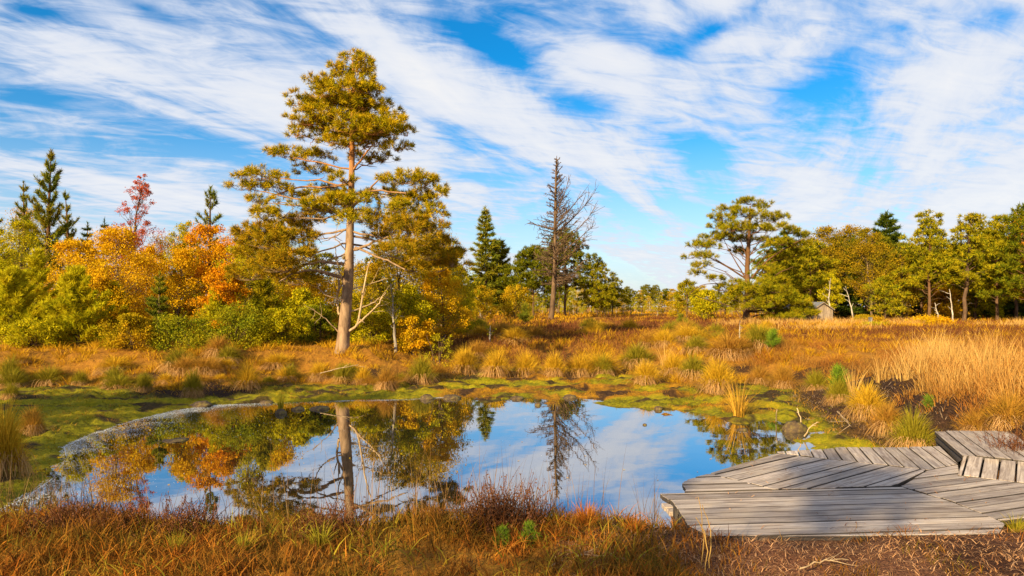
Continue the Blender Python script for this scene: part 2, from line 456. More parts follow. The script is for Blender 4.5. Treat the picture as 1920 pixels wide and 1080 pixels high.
def terrain(x, y, detail=True, masks=False):
    x = np.asarray(x, float); y = np.asarray(y, float)
    dpnd = sdist(x, y, POND) + (fbm(x * 1.6, y * 1.3, 1, 5) - .5) * 1.5 * ss(y, 9, 13) * ss(x, -6, 0)
    dft = sdist(x, y, FOOT) + (fbm(x * .7, y * .7, 2) - .5) * .9 * ss(y, 7.5, 10)
    near = 1 - ss(y, 6.5, 9.0)
    right = ss(x, 3, 7) * (1 - ss(y, 14, 22))
    hb = .80 * (1 - near) + .38 * near + .12 * right
    wb = 3.6 * (1 - near) * (1 - right) + 1.1 * near + 2.4 * right * (1 - near)
    z = .05 * ss(dpnd, 0, .5) - .45 * ss(-dpnd, 0, 1.0) - .012 * (dpnd < 0) + .03 * ss(dpnd, .5, 3)
    rise = ss(dft, 0, np.maximum(wb, .3))
    z = z + hb * rise
    far = ss(y, 25, 60)
    z = z + rise * ((fbm(x * .25, y * .25, 3) - .5) * .30 * (1 - near) + (fbm(x * .05, y * .05, 4) - .5) * .5 * far)
    mz = ss(dpnd, .2, .8) * (1 - ss(dft, -.2, .4))
    z = z - mz * .10 * ss(fbm(x * 1.0, y * 1.5, 6, 4), .56, .66) * ss(x, -5, -1) + mz * .17 * (fbm(x * 3.1, y * 3.1, 2, 3) - .45)
    if detail:
        land = ss(dpnd, -.05, .25)
        z = z + land * ((fbm(x * 2.3, y * 2.3, 5, 5) - .5) * (.15 + .12 * rise * (1 - near)) + (fbm(x * 9, y * 9, 6, 3) - .5) * .07)
    dk = ss(x, .9, 1.8) * ss(y, 5.35, 5.6) * (1 - ss(y, 8.6, 9.6)) * (1 - ss(x - .35 * (y - 6), 6.2, 7.5))
    z = np.where(z > .30, z * (1 - dk) + .30 * dk, z)
    fr_ = ss(x, .6, 1.6) * (1 - ss(y, 5.4, 5.65))
    z = z * (1 - fr_) + np.clip(z, .36, .39) * fr_
    if not masks: return z
    return z, dpnd, dft, near, right, rise


def tz(x, y): return float(terrain(np.array([x]), np.array([y]))[0])


def RUSTY(x, y): return ss(x, -3.5, -1) * (1 - ss(x, 4.2, 6.0)) * ss(y, 11.5, 13.5) * ss(fbm(x * .8, y * 1.2, 1, 4), .40, .54)


def build_ground():
    a = np.concatenate([np.radians(np.arange(-180, -52, 3.0)), np.radians(np.arange(-52, 52, .16)), np.radians(np.arange(52, 180, 3.0))])
    r = [0.0, .6, 1.2, 2.0, 2.6, 3.0]
    while r[-1] < 32: r.append(r[-1] * 1.0065)
    while r[-1] < 2500: r.append(r[-1] * 1.03)
    r = np.array(r[1:])
    A, R = np.meshgrid(a, r)
    X = (np.sin(A) * R); Y = (np.cos(A) * R)
    z, dpnd, dft, near, right, rise = terrain(X.ravel(), Y.ravel(), True, True)
    V = np.stack([X.ravel(), Y.ravel(), z], 1)
    n = len(a); k = len(r)
    i = np.arange(k - 1)[:, None] * n; j = np.arange(n)[None]; j2 = (j + 1) % n
    q = np.stack([i + j, i + j2, i + n + j2, i + n + j], -1).reshape(-1, 4)
    V = np.vstack([V, [[0, 0, V[:n, 2].mean()]]])
    tri = np.stack([np.full(n, len(V) - 1), (np.arange(n) + 1) % n, np.arange(n)], 1)
    x = X.ravel(); y = Y.ravel()
    moss = (1 - ss(dft, -.1, .5)) * ss(dpnd, -.1, .05)
    moss = np.maximum(moss, (1 - ss(dpnd, -.6, -.1)) * 0)
    pn = fbm(x * .6, y * .6, 7)
    peat = ss(dft, -.3, .2) * (1 - ss(dft, 1.4, 2.4)) * np.maximum(right, ss(pn, .5, .6) * .9) * (1 - near)
    hx, hy = gp(370, 718, .3); peat = np.maximum(peat, (1 - ss(np.hypot((x - hx) / 1.9, (y - hy) / 1.3) + .6 * (pn - .5), .6, 1.0)))
    peat = np.maximum(peat, moss * .9 * ss(fbm(x * 1.7, y * 2.4, 3, 4), .57, .66))
    peat = np.maximum(peat, 1 - ss(dpnd, -.15, .06))
    soil = near * ss(x, .3, 1.3) * ss(dft, .0, .2)
    rusty = RUSTY(x, y)
    zone = np.stack([moss, peat, soil, np.ones_like(x)], 1)
    zone = np.vstack([zone, [[0, 0, 1, 1]]])
    me = mesh('ground', V, [q[:, ::-1], tri], M['ground'], True, {'zone': zone, 'rusty': np.append(rusty, 0)})
    o = obj('ground', me); tag(o, 'boggy moor ground around the pond with moss, peat and bare soil', 'ground', kind='structure')
    wx = [-14, 14]; 
    me = mesh('water', np.array([(-16, 5.2, 0), (9, 5.2, 0), (9, 20, 0), (-16, 20, 0)], float), [np.array([[0, 1, 2, 3]])], M['water'])
    o = obj('water', me); tag(o, 'still dark pond water mirroring trees and clouds', 'water', kind='structure')


build_ground()

# ------------------------------------------------------------------ tree builders
def clump_points(cl, tr, r=rng, fill=1.0, per=9):
    """every clump is made of separate shoot tufts of radius tr; returns shoot centres, outward directions and tuft centres with their clump centre"""
    Cs = []; Ds = []; Tw = []
    for c, rx, ry, rz in cl:
        R = np.array([rx, ry, rz])
        k = max(4, int(fill * 2.1 * (rx * ry * rz) ** (2 / 3) / tr ** 2))
        p = nrm(r.normal(0, 1, (k, 3))); p[:, 2] = np.where(p[:, 2] < -.25, -p[:, 2] * .6, p[:, 2])
        p *= (.45 + .65 * r.random((k, 1)) ** .6)
        T = c + p * R + r.normal(0, .06, (k, 3)) * R.mean()
        Tw.append(np.stack([np.repeat(c[None] + np.array([[0, 0, -.35 * rz]]), k, 0), T], 1))
        td = nrm(p * np.array([.8, .8, .5]) + np.array([0, 0, .55]))
        q = nrm(r.normal(0, 1, (k, per, 3)) + td[:, None] * 1.0)
        sc = r.uniform(.6, 1.25, (k, 1, 1))
        Cs.append((T[:, None] + q * tr * .62 * sc * np.array([1, 1, .75])).reshape(-1, 3))
        Ds.append(nrm(q + td[:, None] * .5).reshape(-1, 3))
    return np.concatenate(Cs), np.concatenate(Ds), np.concatenate(Tw)


def twigs(tb, Tw, r0, r, share=.6):
    for a, b in Tw[r.random(len(Tw)) < share]:
        m = (a + b) / 2 + (b - a)[[1, 0, 2]] * r.normal(0, .12) + np.array([0, 0, -.06 * np.linalg.norm(b - a)])
        tb.tube(np.array([a, m, b]), [r0, r0 * .7, r0 * .4], 3)


def limb(tb, a, b, r0, r1, sag=0.0, n=7, k=5, wob=0.02):
    a = np.asarray(a, float); b = np.asarray(b, float)
    L = np.linalg.norm(b - a)
    mid = (a + b) / 2 + np.array([0, 0, sag * L]) + rng.normal(0, .05 * L, 3)
    P = path([a, mid, b], n, wob * L)
    tb.tube(P, np.linspace(r0, r1, n), k)
    return P


def traced_pine(name, label, Y, trunk_px, trunk_r, clumps_px, mat, bark, dens=95, nl=.13, nw=.022, m=9, halfw=None, extra_limbs=(), dead=(), seed=1, att=.28, lt=1.0, grow=1.0, fill=1.0, lim=1.0, low=1e9, lowmat=None, lowy=1e9, front=None):
    r = np.random.default_rng(seed)
    base = dp(trunk_px[0][0], trunk_px[0][1], Y)
    zb = tz(base[0], base[1])
    org = np.array([base[0], base[1], min(zb, base[2])])
    T = np.array([dp(x, y, Y) for x, y in trunk_px]); T[0, 2] = org[2] - .15
    t = thing(name, label, 'tree', org)
    tb = TB()
    P = path(T, 28); Rr = np.interp(np.linspace(0, 1, 28), np.linspace(0, 1, len(trunk_r)), trunk_r)
    tb.tube(P - org, Rr, 12)
    px2m = Y / F
    cl = []; cl2 = []
    axis_x = lambda y: np.interp(-y, [-q[1] for q in trunk_px], [q[0] for q in trunk_px])
    ys = [c[1] for c in clumps_px]
    for (x, y, rx, ry) in clumps_px:
        w = halfw(y); dx = x - axis_x(y)
        dmax = math.sqrt(max(w * w - dx * dx, (w * .2) ** 2))
        off = (r.random() * 2 - 1) * .8 * dmax * px2m
        if front and x > front[0] and y > front[1]: off = -abs(off) - 1.2
        c = dp(x, y, Y + off)
        (cl2 if y > lowy else cl).append((c - org, grow * rx * px2m, grow * (rx * .9) * px2m, grow * ry * px2m))
        if r.random() > lim: continue
        ay = min(y + att * abs(dx) + 12, trunk_px[0][1] - 20)
        if y > low: ay = low + (y - low) * .55
        a = dp(axis_x(ay), ay, Y) - org
        L = np.linalg.norm(c - org - a)
        pts = limb(tb, a, c - org, lt * (.009 + .010 * min(L, 3)), .008, .05 * (r.random() - .3), 8, 5, .012)
        for _ in range(4):
            i = r.integers(3, 8)
            tb.tube(path([pts[i], pts[i] + r.normal(0, 1, 3) * np.array([rx, rx, ry]) * px2m * .5], 4, .02), np.linspace(.014, .005, 4), 4)
    for pts, r0, r1 in extra_limbs:
        tb.tube(path([dp(x, y, Y + d) - org for x, y, d in pts], 12, .012), np.linspace(r0, r1, 12), 7)
    pts_ = [(clump_points(cc, dens, r, fill), mt) for cc, mt in ((cl, mat), (cl2, lowmat)) if cc]
    for (C, D, Tw), mt in pts_: twigs(tb, Tw, .007 * px2m / .0166, r)
    obj('trunk', tb.mesh('trunk', bark), t)
    if dead:
        for pts, r0, r1 in dead:
            db = TB()
            Q = path([dp(x, y, Y + d) - org for x, y, d in pts], 12, .012)
            db.tube(Q, np.linspace(r0, r1, 12), 6)
            for _ in range(5):
                i = r.integers(4, 11); e = Q[i] + r.normal(0, .22, 3) + (Q[-1] - Q[0]) * .12
                db.tube(path([Q[i], e], 4, .02), np.linspace(r1 * .9, r1 * .3, 4), 4)
            obj('dead_branch', db.mesh('dead_branch', M['twigdead']), t)
    for (C, D, Tw), mt in pts_:
        V, f = sprigs(C, D, m, nl, nw, .75, r)
        obj('crown', mesh('crown', V, [f], mt), t)
    return t


def z2(zx, zy): return 420 + .5743 * zx, 80 + .574 * zy


cl = [(415, 45, 30, 24), (460, 72, 36, 22), (365, 92, 32, 20), (430, 112, 52, 24), (310, 132, 38, 22), (470, 145, 38, 22), (390, 165, 58, 24), (245, 195, 48, 20), (330, 200, 58, 24),
      (430, 195, 50, 22), (530, 215, 42, 20), (470, 235, 50, 25), (265, 262, 56, 24), (380, 250, 58, 26), (240, 300, 34, 20), (330, 300, 48, 18), (560, 290, 45, 22), (490, 290, 66, 30),
      (430, 315, 55, 22), (560, 345, 40, 22), (520, 385, 45, 16), (200, 370, 52, 22), (280, 380, 68, 24), (300, 422, 58, 20), (120, 440, 62, 28), (60, 475, 42, 20), (170, 480, 55, 24),
      (220, 505, 32, 20), (330, 500, 64, 32), (400, 522, 62, 34), (320, 560, 58, 30), (410, 582, 48, 22), (590, 450, 66, 30), (650, 462, 58, 28), (560, 500, 56, 26), (640, 520, 68, 34),
      (600, 570, 66, 34), (685, 560, 42, 32), (560, 612, 64, 26), (640, 620, 58, 30), (500, 640, 54, 20), (130, 570, 58, 26), (100, 622, 58, 30), (200, 600, 66, 30), (180, 660, 84, 38),
      (260, 640, 56, 34), (110, 692, 58, 34), (90, 760, 66, 40), (180, 735, 66, 34), (720, 660, 44, 32), (745, 720, 44, 30), (560, 680, 54, 24), (660, 700, 58, 30), (480, 262, 40, 25),
      (350, 140, 40, 20), (300, 240, 50, 20), (450, 160, 45, 22), (600, 300, 25, 15), (700, 500, 30, 25), (270, 590, 50, 30), (620, 740, 50, 26), (240, 780, 60, 30), (120, 520, 40, 20), (400, 205, 60, 26), (500, 330, 60, 26), (420, 280, 50, 24)]
cl += [(420, 340, 45, 24), (440, 380, 40, 18), (390, 450, 40, 18), (455, 505, 50, 26), (350, 330, 40, 20), (470, 560, 40, 22), (500, 590, 46, 22), (420, 150, 50, 30), (350, 215, 60, 30), (450, 260, 60, 30), (400, 300, 55, 25), (300, 270, 50, 24), (540, 255, 40, 26), (430, 85, 40, 24), (380, 120, 40, 22), (455, 210, 55, 28), (330, 170, 45, 24), (500, 300, 50, 26),
       (270, 540, 55, 26), (360, 530, 55, 28), (150, 640, 60, 34), (230, 700, 60, 34), (60, 650, 30, 24), (620, 600, 60, 32), (680, 620, 50, 30), (560, 545, 50, 28), (740, 690, 40, 34), (620, 660, 60, 28), (700, 740, 50, 26)]
cl = [(*z2(a, b), rx * .574, ry * .56) for a, b, rx, ry in cl]
hw = lambda y: float(np.interp(y, [95, 160, 250, 330, 420, 500, 560], [18, 60, 110, 150, 200, 215, 200]))
trunk = [(640, 666), (642, 650), (645, 620), (650, 560), (654, 510), (656, 440), (658, 380), (660, 300), (660, 250), (663, 160), (661, 108)]
tr = [.27, .215, .19, .17, .155, .125, .105, .085, .075, .045, .015]
limbs = [([(644, 495, 0), (613, 492, -.4), (582, 494, -.8), (555, 503, -1.0), (525, 515, -1.2)], .055, .02),
         ([(643, 521, 0), (611, 511, -.5), (587, 507, -.9), (556, 512, -1.2), (522, 528, -1.5)], .06, .02),
         ([(664, 468, 0), (690, 460, -.3), (722, 446, -.6), (750, 440, -.8)], .05, .02),
         ([(666, 464, 0), (704, 481, -.5), (729, 490, -.8), (765, 509, -1.1)], .042, .018),
         ([(655, 395, 0), (690, 358, .2), (715, 330, .3)], .04, .02), ([(657, 345, 0), (615, 350, .3), (560, 352, .4), (500, 372, .4)], .045, .02),
         ([(657, 365, 0), (700, 358, -.2), (760, 362, -.4)], .04, .02), ([(653, 430, 0), (600, 440, .5), (545, 450, .8)], .04, .015), ([(661, 320, 0), (684, 290, -.3), (700, 270, -.4)], .04, .015)]
dead = [([(640, 562, 0), (615, 555, -.3), (598, 540, -.4), (584, 513, -.5)], .028, .012), ([(634, 622, 0), (613, 600, -.3), (586, 579, -.5)], .02, .008),
        ([(652, 622, 0), (669, 609, -.3), (676, 580, -.4), (684, 529, -.4), (695, 489, -.3)], .045, .018), ([(668, 610, -.3), (698, 582, -.5), (718, 558, -.6)], .035, .012),
        ([(655, 585, 0), (693, 571, .3), (725, 549, .4)], .028, .01), ([(656, 543, 0), (685, 535, .2), (727, 522, .4)], .024, .01),
        ([(636, 590, .2), (632, 565, .3), (637, 525, .2)], .04, .03), ([(645, 533, 0), (634, 503, -.2), (627, 458, -.3)], .025, .01), ([(650, 470, 0), (636, 455, -.3), (622, 443, -.4)], .02, .008)]
traced_pine('scots_pine', 'tall Scots pine on the far bank, largest tree, trunk bare below with dead branches', 21.2, trunk, tr, cl, M['pine'], M['bark'], .165, .135, .014, 14, hw, limbs, dead, 4, att=.10, grow=1.14, fill=1.5, lim=.45, low=400, lowmat=M['pinelow'], lowy=415)


def z4(zx, zy): return 1240 + .3542 * zx, 340 + .3543 * zy


cl = [(340, 150, 40, 22), (330, 200, 60, 26), (470, 115, 55, 24), (440, 175, 68, 30), (530, 140, 40, 25), (560, 200, 66, 26), (630, 190, 40, 20), (300, 242, 45, 22), (400, 250, 78, 26), (500, 262, 76, 30),
      (600, 250, 58, 25), (280, 300, 60, 22), (350, 300, 58, 22), (440, 310, 66, 25), (250, 342, 56, 20), (185, 345, 50, 20), (160, 400, 45, 18), (240, 400, 50, 16), (210, 455, 40, 22), (205, 490, 40, 14),
      (280, 520, 50, 14), (560, 320, 66, 24), (640, 330, 58, 22), (680, 270, 45, 22), (760, 290, 48, 22), (720, 340, 58, 22), (430, 380, 55, 22), (620, 410, 66, 26), (700, 390, 58, 26), (390, 560, 48, 26),
      (440, 592, 58, 30), (380, 622, 44, 26), (500, 560, 48, 26), (520, 612, 58, 28), (600, 580, 58, 26), (340, 600, 34, 22), (640, 622, 68, 32), (700, 642, 76, 30), (750, 705, 66, 20), (650, 722, 76, 20),
      (480, 662, 76, 26), (580, 662, 58, 26), (700, 690, 60, 22), (560, 640, 56, 26), (330, 570, 40, 20), (570, 540, 50, 22), (640, 540, 56, 24), (540, 480, 50, 20), (690, 655, 62, 24), (745, 668, 50, 22), (765, 700, 46, 18), (130, 590, 40, 14)]
cl = [(*z4(a, b), rx * .354, ry * .354) for a, b, rx, ry in cl]
hw = lambda y: float(np.interp(y, [374, 420, 470, 520, 600], [20, 75, 110, 110, 90]))
tk = [z4(*q) for q in [(448, 748), (450, 700), (456, 600), (455, 450), (464, 300), (470, 130)]]
L4 = lambda pts: [(*z4(a, b), d) for a, b, d in pts]
limbs = [(L4([(455, 520, 0), (330, 440, -.5), (250, 400, -.8), (170, 350, -1)]), .075, .02), (L4([(452, 520, 0), (390, 420, .3), (330, 310, .5)]), .065, .02), (L4([(480, 510, 0), (560, 420, -.5), (700, 330, -1), (800, 290, -1.2)]), .08, .02),
         (L4([(460, 620, 0), (600, 500, .5), (700, 450, .8)]), .07, .02), (L4([(440, 570, 0), (330, 545, -.3), (230, 545, -.5), (150, 590, -.6)]), .05, .02), (L4([(440, 745, 0), (500, 712, -.6), (560, 706, -1), (690, 722, -1.5)]), .07, .03),
         (L4([(435, 745, 0), (400, 690, .3), (370, 640, .5)]), .05, .02), (L4([(455, 430, 0), (430, 340, -.3), (380, 250, -.5)]), .05, .02), (L4([(462, 400, 0), (520, 320, .3), (580, 240, .5)]), .05, .02)]
traced_pine('scots_pine', 'spreading round-crowned pine in front of the hut, right of the horizon gap', 56, tk, [.34, .26, .24, .19, .14, .05], cl, M['pine2'], M['bark2'], .30, .26, .028, 13, hw, limbs, (), 8, att=.42, lt=1.2, grow=1.18, fill=1.5, lim=.8, front=(1370, 535))


def conifer(h, rb, nwh, per, elev, sp_len, sp_w, m, dens, mat, bark, power=.8, t0=.1, r0=.08, seed=1, up=.3, lat=.35, curve=0.0, spread=.6):
    """whorled conifer; returns (trunk mesh, crown mesh)"""
    r = np.random.default_rng(seed)
    tb = TB()
    lean = r.normal(0, .015 * h, 2)
    n = 10; tt = np.linspace(0, 1, n)
    P = np.stack([lean[0] * tt ** 2, lean[1] * tt ** 2, tt * h], 1); P[0, 2] -= .2
    tb.tube(P, r0 * (1 - tt) ** .8 + .008, 8)
    Cs = []; Ds = []
    for i in range(nwh):
        t = t0 + (1 - t0) * (i + .3 * r.random()) / nwh
        for j in range(per):
            a = 2 * np.pi * (j + r.random() * .8) / per + i * .7
            L = rb * (1 - t) ** power * (.6 + .6 * r.random()) + .04 * rb
            e = elev(t) + r.normal(0, .12)
            d = np.array([np.cos(a) * np.cos(e), np.sin(a) * np.cos(e), np.sin(e)])
            b = np.array([lean[0] * t ** 2, lean[1] * t ** 2, t * h])
            s5 = np.linspace(0, 1, 5)[:, None]
            Q = b + d * L * s5 + np.array([0, 0, 1]) * curve * L * s5 ** 2
            tb.tube(Q, np.linspace(max(.006, r0 * .28 * (1 - t)), .005, 5), 4)
            k = max(3, int(dens * L))
            s = .15 + .85 * r.random(k) ** .8
            u = (r.random(k) * 2 - 1)
            wid = lat * L * (1.1 - s)
            sd = np.array([-np.sin(a), np.cos(a), 0])
            C = b + d * (L * s)[:, None] + sd * (u * wid)[:, None] + np.array([0, 0, 1]) * (curve * L * s ** 2)[:, None] + r.normal(0, .02 * L, (k, 3))
            D = nrm(d + sd * (u * .9)[:, None] + np.array([0, 0, up + 2 * curve * .5]) + r.normal(0, .2, (k, 3)))
            Cs.append(C); Ds.append(D)
    k = 4
    Cs.append(np.array([[lean[0], lean[1], h - .06 * i * h / 4] for i in range(k)])); Ds.append(np.tile([[0, 0, 1.0]], (k, 1)))
    V, f = sprigs(np.concatenate(Cs), np.concatenate(Ds), m, sp_len, sp_w, spread, r)
    return tb.mesh('trunk', bark), mesh('crown', V, [f], mat)


def broadleaf(h, w, n_cl, leaf, per, mat, bark, shape='egg', t0=.15, r0=.07, seed=1, stems=1, crad=.22, flat=.8, droop=.3, lean=0.0):
    """branching deciduous tree or shrub"""
    r = np.random.default_rng(seed)
    tb = TB(); n = 9; tt = np.linspace(0, 1, n)
    axes = []
    for s in range(stems):
        ln = r.normal(0, .06 * h, 2) + (r.normal(0, .12 * w, 2) if stems > 1 else 0) + np.array([lean * h, 0])
        b0 = r.normal(0, .04 * w, 2) if stems > 1 else np.zeros(2)
        P = np.stack([b0[0] + ln[0] * tt ** 1.5, b0[1] + ln[1] * tt ** 1.5, tt * h * (.97 if s == 0 else .75 + .2 * r.random())], 1)
        P[1:-1, :2] += r.normal(0, .008 * h, (n - 2, 2)); P[0, 2] = -.15
        tb.tube(P, r0 * (1 - tt) ** .9 * (1 if s == 0 else .7) + .006, 7)
        axes.append(P)
    C = []; R = []
    for i in range(n_cl):
        t = t0 + (1 - t0) * r.random() ** (.9 if shape != 'cone' else 1.3)
        u = (t - t0) / (1 - t0)
        if shape == 'egg': ww = math.sin(math.pi * min(1, .12 + .83 * u)) ** .7
        elif shape == 'cone': ww = (1 - u) ** .85 + .05
        else: ww = math.sqrt(max(0, 1 - (u * .98) ** 2))
        a = r.random() * 2 * np.pi; q = math.sqrt(r.random()) * ww * w * .5 * (1 - crad * .4)
        ax = axes[r.integers(0, stems)]
        zz = t * h
        cx = np.interp(zz, ax[:, 2], ax[:, 0]); cy = np.interp(zz, ax[:, 2], ax[:, 1])
        c = np.array([cx + q * math.cos(a), cy + q * math.sin(a), zz])
        rr = crad * w * (.5 + .6 * r.random()) * (.45 + .55 * ww)
        za = max(zz - q * (.9 if shape != 'cone' else 1.2) - .02 * h, .06 * h)
        a0 = np.array([np.interp(za, ax[:, 2], ax[:, 0]), np.interp(za, ax[:, 2], ax[:, 1]), za])
        Q = path([a0, (a0 + c) / 2 + np.array([0, 0, -.04 * q]), c], 6, .012 * w)
        tb.tube(Q, np.linspace(r0 * .3 * (1 - .6 * t), .004, 6), 4)
        for _ in range(2):
            k = r.integers(2, 6); tb.tube(path([Q[k], Q[k] + r.normal(0, .6 * rr, 3)], 3), np.linspace(.3 * r0 * .3, .003, 3), 3)
        k = max(4, int(per * (.5 + r.random())))
        p = nrm(r.normal(0, 1, (k, 3))) * r.random((k, 1)) ** .45
        sub = p * .75 + r.normal(0, .22, (k, 3))
        C.append(c + sub * np.array([rr, rr, rr * flat]))
    V, f = leafs(np.concatenate(C), leaf, r, droop)
    return tb.mesh('trunk', bark), mesh('crown', V, [f], mat)


def pine_generic(h, w, n_cl, nl, nw, m, dens, mat, bark, t0=.4, r0=.14, seed=1, lean=0.0, flat=.45, crad=.24):
    r = np.random.default_rng(seed); tb = TB(); n = 10; tt = np.linspace(0, 1, n); k0 = r.uniform(.22, .42)
    P = np.stack([lean * h * tt + r.normal(0, .004 * h, n), r.normal(0, .004 * h, n), tt * h], 1); P[0] = (0, 0, -.2)
    tb.tube(P, r0 * (1 - tt) ** .7 + .015, 8)
    cl = []
    for i in range(n_cl):
        u = (i + r.random()) / n_cl; t = t0 + (1 - t0) * u ** .9
        ww = (math.sin(math.pi * min(1, k0 + (.97 - k0) * u))) ** .8
        a = i * 2.4 + r.random(); q = (.35 + .6 * r.random()) * ww * w * .5
        zz = t * h * .97; c0 = np.array([np.interp(zz, P[:, 2], P[:, 0]), np.interp(zz, P[:, 2], P[:, 1]), zz])
        c = c0 + np.array([q * math.cos(a), q * math.sin(a), 0])
        rr = crad * w * (.6 + .5 * r.random()) * (.55 + .45 * ww)
        za = max(zz - .35 * q - .02 * h, .2 * h)
        a0 = np.array([np.interp(za, P[:, 2], P[:, 0]), np.interp(za, P[:, 2], P[:, 1]), za])
        tb.tube(path([a0, (a0 + c) / 2 + np.array([0, 0, .05 * q]), c], 6, .01 * w), np.linspace(r0 * .32, .012, 6), 5)
        cl.append((c, rr, rr, rr * flat))
    for i in range(7):
        za = (.15 + .3 * r.random()) * h; a = r.random() * 6.28; L = w * (.1 + .2 * r.random())
        a0 = np.array([np.interp(za, P[:, 2], P[:, 0]), np.interp(za, P[:, 2], P[:, 1]), za])
        tb.tube(path([a0, a0 + L * np.array([math.cos(a), math.sin(a), .15])], 5, .02 * w), np.linspace(r0 * .16, .008, 5), 4)
    C, D, Tw = clump_points(cl, dens, r)
    V, f = sprigs(C, D, m, nl, nw, .75, r)
    return tb.mesh('trunk', bark), mesh('crown', V, [f], mat)


def plant(name, label, cat, meshes, px, Y, group=None, rz=0.0, sc=1.0, dz=0.0):
    X = (px - CX) / F * Y
    t = thing(name, label, cat, (X, Y, tz(X, Y) - .03 + dz), group, rz)
    t.scale = (sc, sc, sc)
    obj('trunk', meshes[0], t); obj('crown', meshes[1], t)
    return t


def hgt(px, top, Y):
    X = (px - CX) / F * Y
    return H - (top - HZ) / F * Y - tz(X, Y)


def wpx(w, Y): return w * Y / F


# ---------------- left wood
def YP(px, Y, top, w, label, seed, mat='pinefresh', dens=60, name='young_pine', nl=.13, nw=.022, nwh=12, per=6, up=.75, bark='bark2', lat=.32, power=.75, el=(.15, .75), t0=.06, m=12):
    h = hgt(px, top, Y)
    ms = conifer(h, wpx(w, Y) * .5, nwh, per, lambda t: el[0] + (el[1] - el[0]) * t, nl, nw, m, dens, M[mat], M[bark], power, t0, .02 * h ** .9 + .02, seed, up, lat, .12, .55)
    return plant(name, label, 'tree', ms, px, Y)


def BL(px, Y, top, w, label, seed, mat, n_cl=60, leaf=.085, per=90, name='birch', cat='tree', bark='barktwig', shape='egg', t0=.12, stems=1, crad=.2, r0=None, droop=.3, lean=0.0, dz=0):
    h = hgt(px, top, Y)
    ms = broadleaf(h, wpx(w, Y), int(n_cl * 1.25), leaf * .64, int(per * 2.4), M[mat], M[bark], shape, t0, r0 or (.012 * h + .015), seed, stems, crad, .8, droop, lean)
    return plant(name, label, cat, ms, px, Y, dz=dz)


YP(20, 23, 505, 150, 'bright green young pine at the left edge of the picture', 21, el=(.35, 1.0), lat=.22, nwh=11, dens=46, nl=.17, nw=.022)
YP(146, 22.5, 505, 150, 'bright yellow-green young pine, bushy to the ground, below the red tree', 22, el=(.35, 1.0), lat=.22, nwh=11, dens=46, nl=.17, nw=.022)
YP(-90, 25, 470, 170, 'green young pine standing beyond the left edge', 221)
for px, Y, top, w, sd, lb in [(66, 26, 468, 110, 231, 'yellow-green young pine peeping out above the two bushy ones at left'), (212, 24.6, 530, 84, 232, 'small feathery pine among the golden birches, right of the bushy young pine'), (402, 23.6, 540, 84, 233, 'small green pine in front of the orange oak'),
                          (492, 24.2, 505, 96, 234, 'feathery green pine under the left boughs of the tall pine'), (335, 29, 455, 90, 235, 'slim green pine among gold, left of the orange oak'), (700, 28, 500, 90, 236, 'green pine in the wood just right of the tall pine trunk')]:
    YP(px, Y, top, w, lb, sd, 'pinefresh' if sd < 234 else 'pine2', el=(.35, 1.0), lat=.2, nwh=11, dens=38, nl=.17, nw=.022)
YP(298, 23.5, 512, 62, 'small dark green pine sapling against the golden birch', 23, 'pinetop', 55, nwh=9, per=5)
YP(88, 36, 284, 130, 'tall dark narrow pine with twiggy top at far left, left of the red tree', 24, 'pinetop', 20, nl=.24, nw=.036, nwh=15, per=5, el=(.35, 1.15), power=.6, lat=.16)
YP(46, 37, 340, 90, 'narrow twiggy pine leaning on the left side of the tall narrow pine', 241, 'pinetop', 17, nl=.2, nw=.034, nwh=13, per=4, el=(.35, 1.15), power=.6, lat=.16)
YP(132, 38, 362, 84, 'narrow twiggy pine at the right shoulder of the tall narrow pine', 242, 'pinetop', 17, nl=.2, nw=.034, nwh=13, per=4, el=(.35, 1.15), power=.6, lat=.16)
YP(393, 34, 352, 100, 'spindly pine top with upright candles above the orange oak', 25, 'pinetop', 17, nl=.22, nw=.034, nwh=11, per=4, el=(.4, 1.0), power=.5, lat=.12)
YP(-15, 40, 365, 110, 'dark conifer cut by the left edge, behind the tall narrow pine', 26, 'pine2', 34, nl=.2, nw=.036, nwh=16, per=6)
YP(165, 44, 418, 60, 'small dark spruce tip left of the red tree', 261, 'spruce', 30, nl=.2, nw=.04, nwh=14, per=6, name='spruce', up=.1, el=(-.1, .3))
YP(192, 47, 412, 50, 'dark spruce tip just behind the red tree on its left', 262, 'spruce', 30, nl=.2, nw=.04, nwh=14, per=6, name='spruce', up=.1, el=(-.1, .3))
BL(240, 36, 318, 160, 'slender red-leaved tree rising above the golden birches at left', 27, 'red', 120, .11, 32, 'red_maple', shape='cone', t0=.2, crad=.10, bark='barkdark')
BL(240, 33, 430, 130, 'rust-red bushy tree at the foot of the slender red tree', 28, 'rust', 45, .11, 80, 'red_oak', bark='barkdark')
BL(225, 26, 432, 170, 'golden birch in the middle of the left wood', 29, 'gold', 90, .09, 110, t0=.05)
BL(120, 30, 452, 150, 'golden orange birch behind the young pine at left', 30, 'gold', 80, .10, 110, t0=.05)
BL(45, 32, 420, 150, 'olive birch behind the bright young pine at the left edge', 301, 'yellowgreen', 70, .10, 110, t0=.05)
BL(395, 30, 425, 160, 'orange-leaved oak under the spindly pine top', 31, 'orange', 80, .11, 110, 'oak', bark='barkdark', t0=.08)
BL(330, 27, 470, 110, 'golden bushy birch between the small dark pine and the orange oak', 32, 'gold', 60, .09, 100, t0=.05)
BL(345, 33, 418, 90, 'green-gold leafy tree left of the orange oak', 33, 'yellowgreen', 55, .1, 90, t0=.1)
BL(470, 26, 452, 130, 'yellow-green birch left of the tall pine', 34, 'yellowgreen', 75, .09, 110, t0=.05)
BL(525, 29, 470, 140, 'orange-gold birch close behind the tall pine on its left', 35, 'gold', 75, .1, 110, t0=.05)
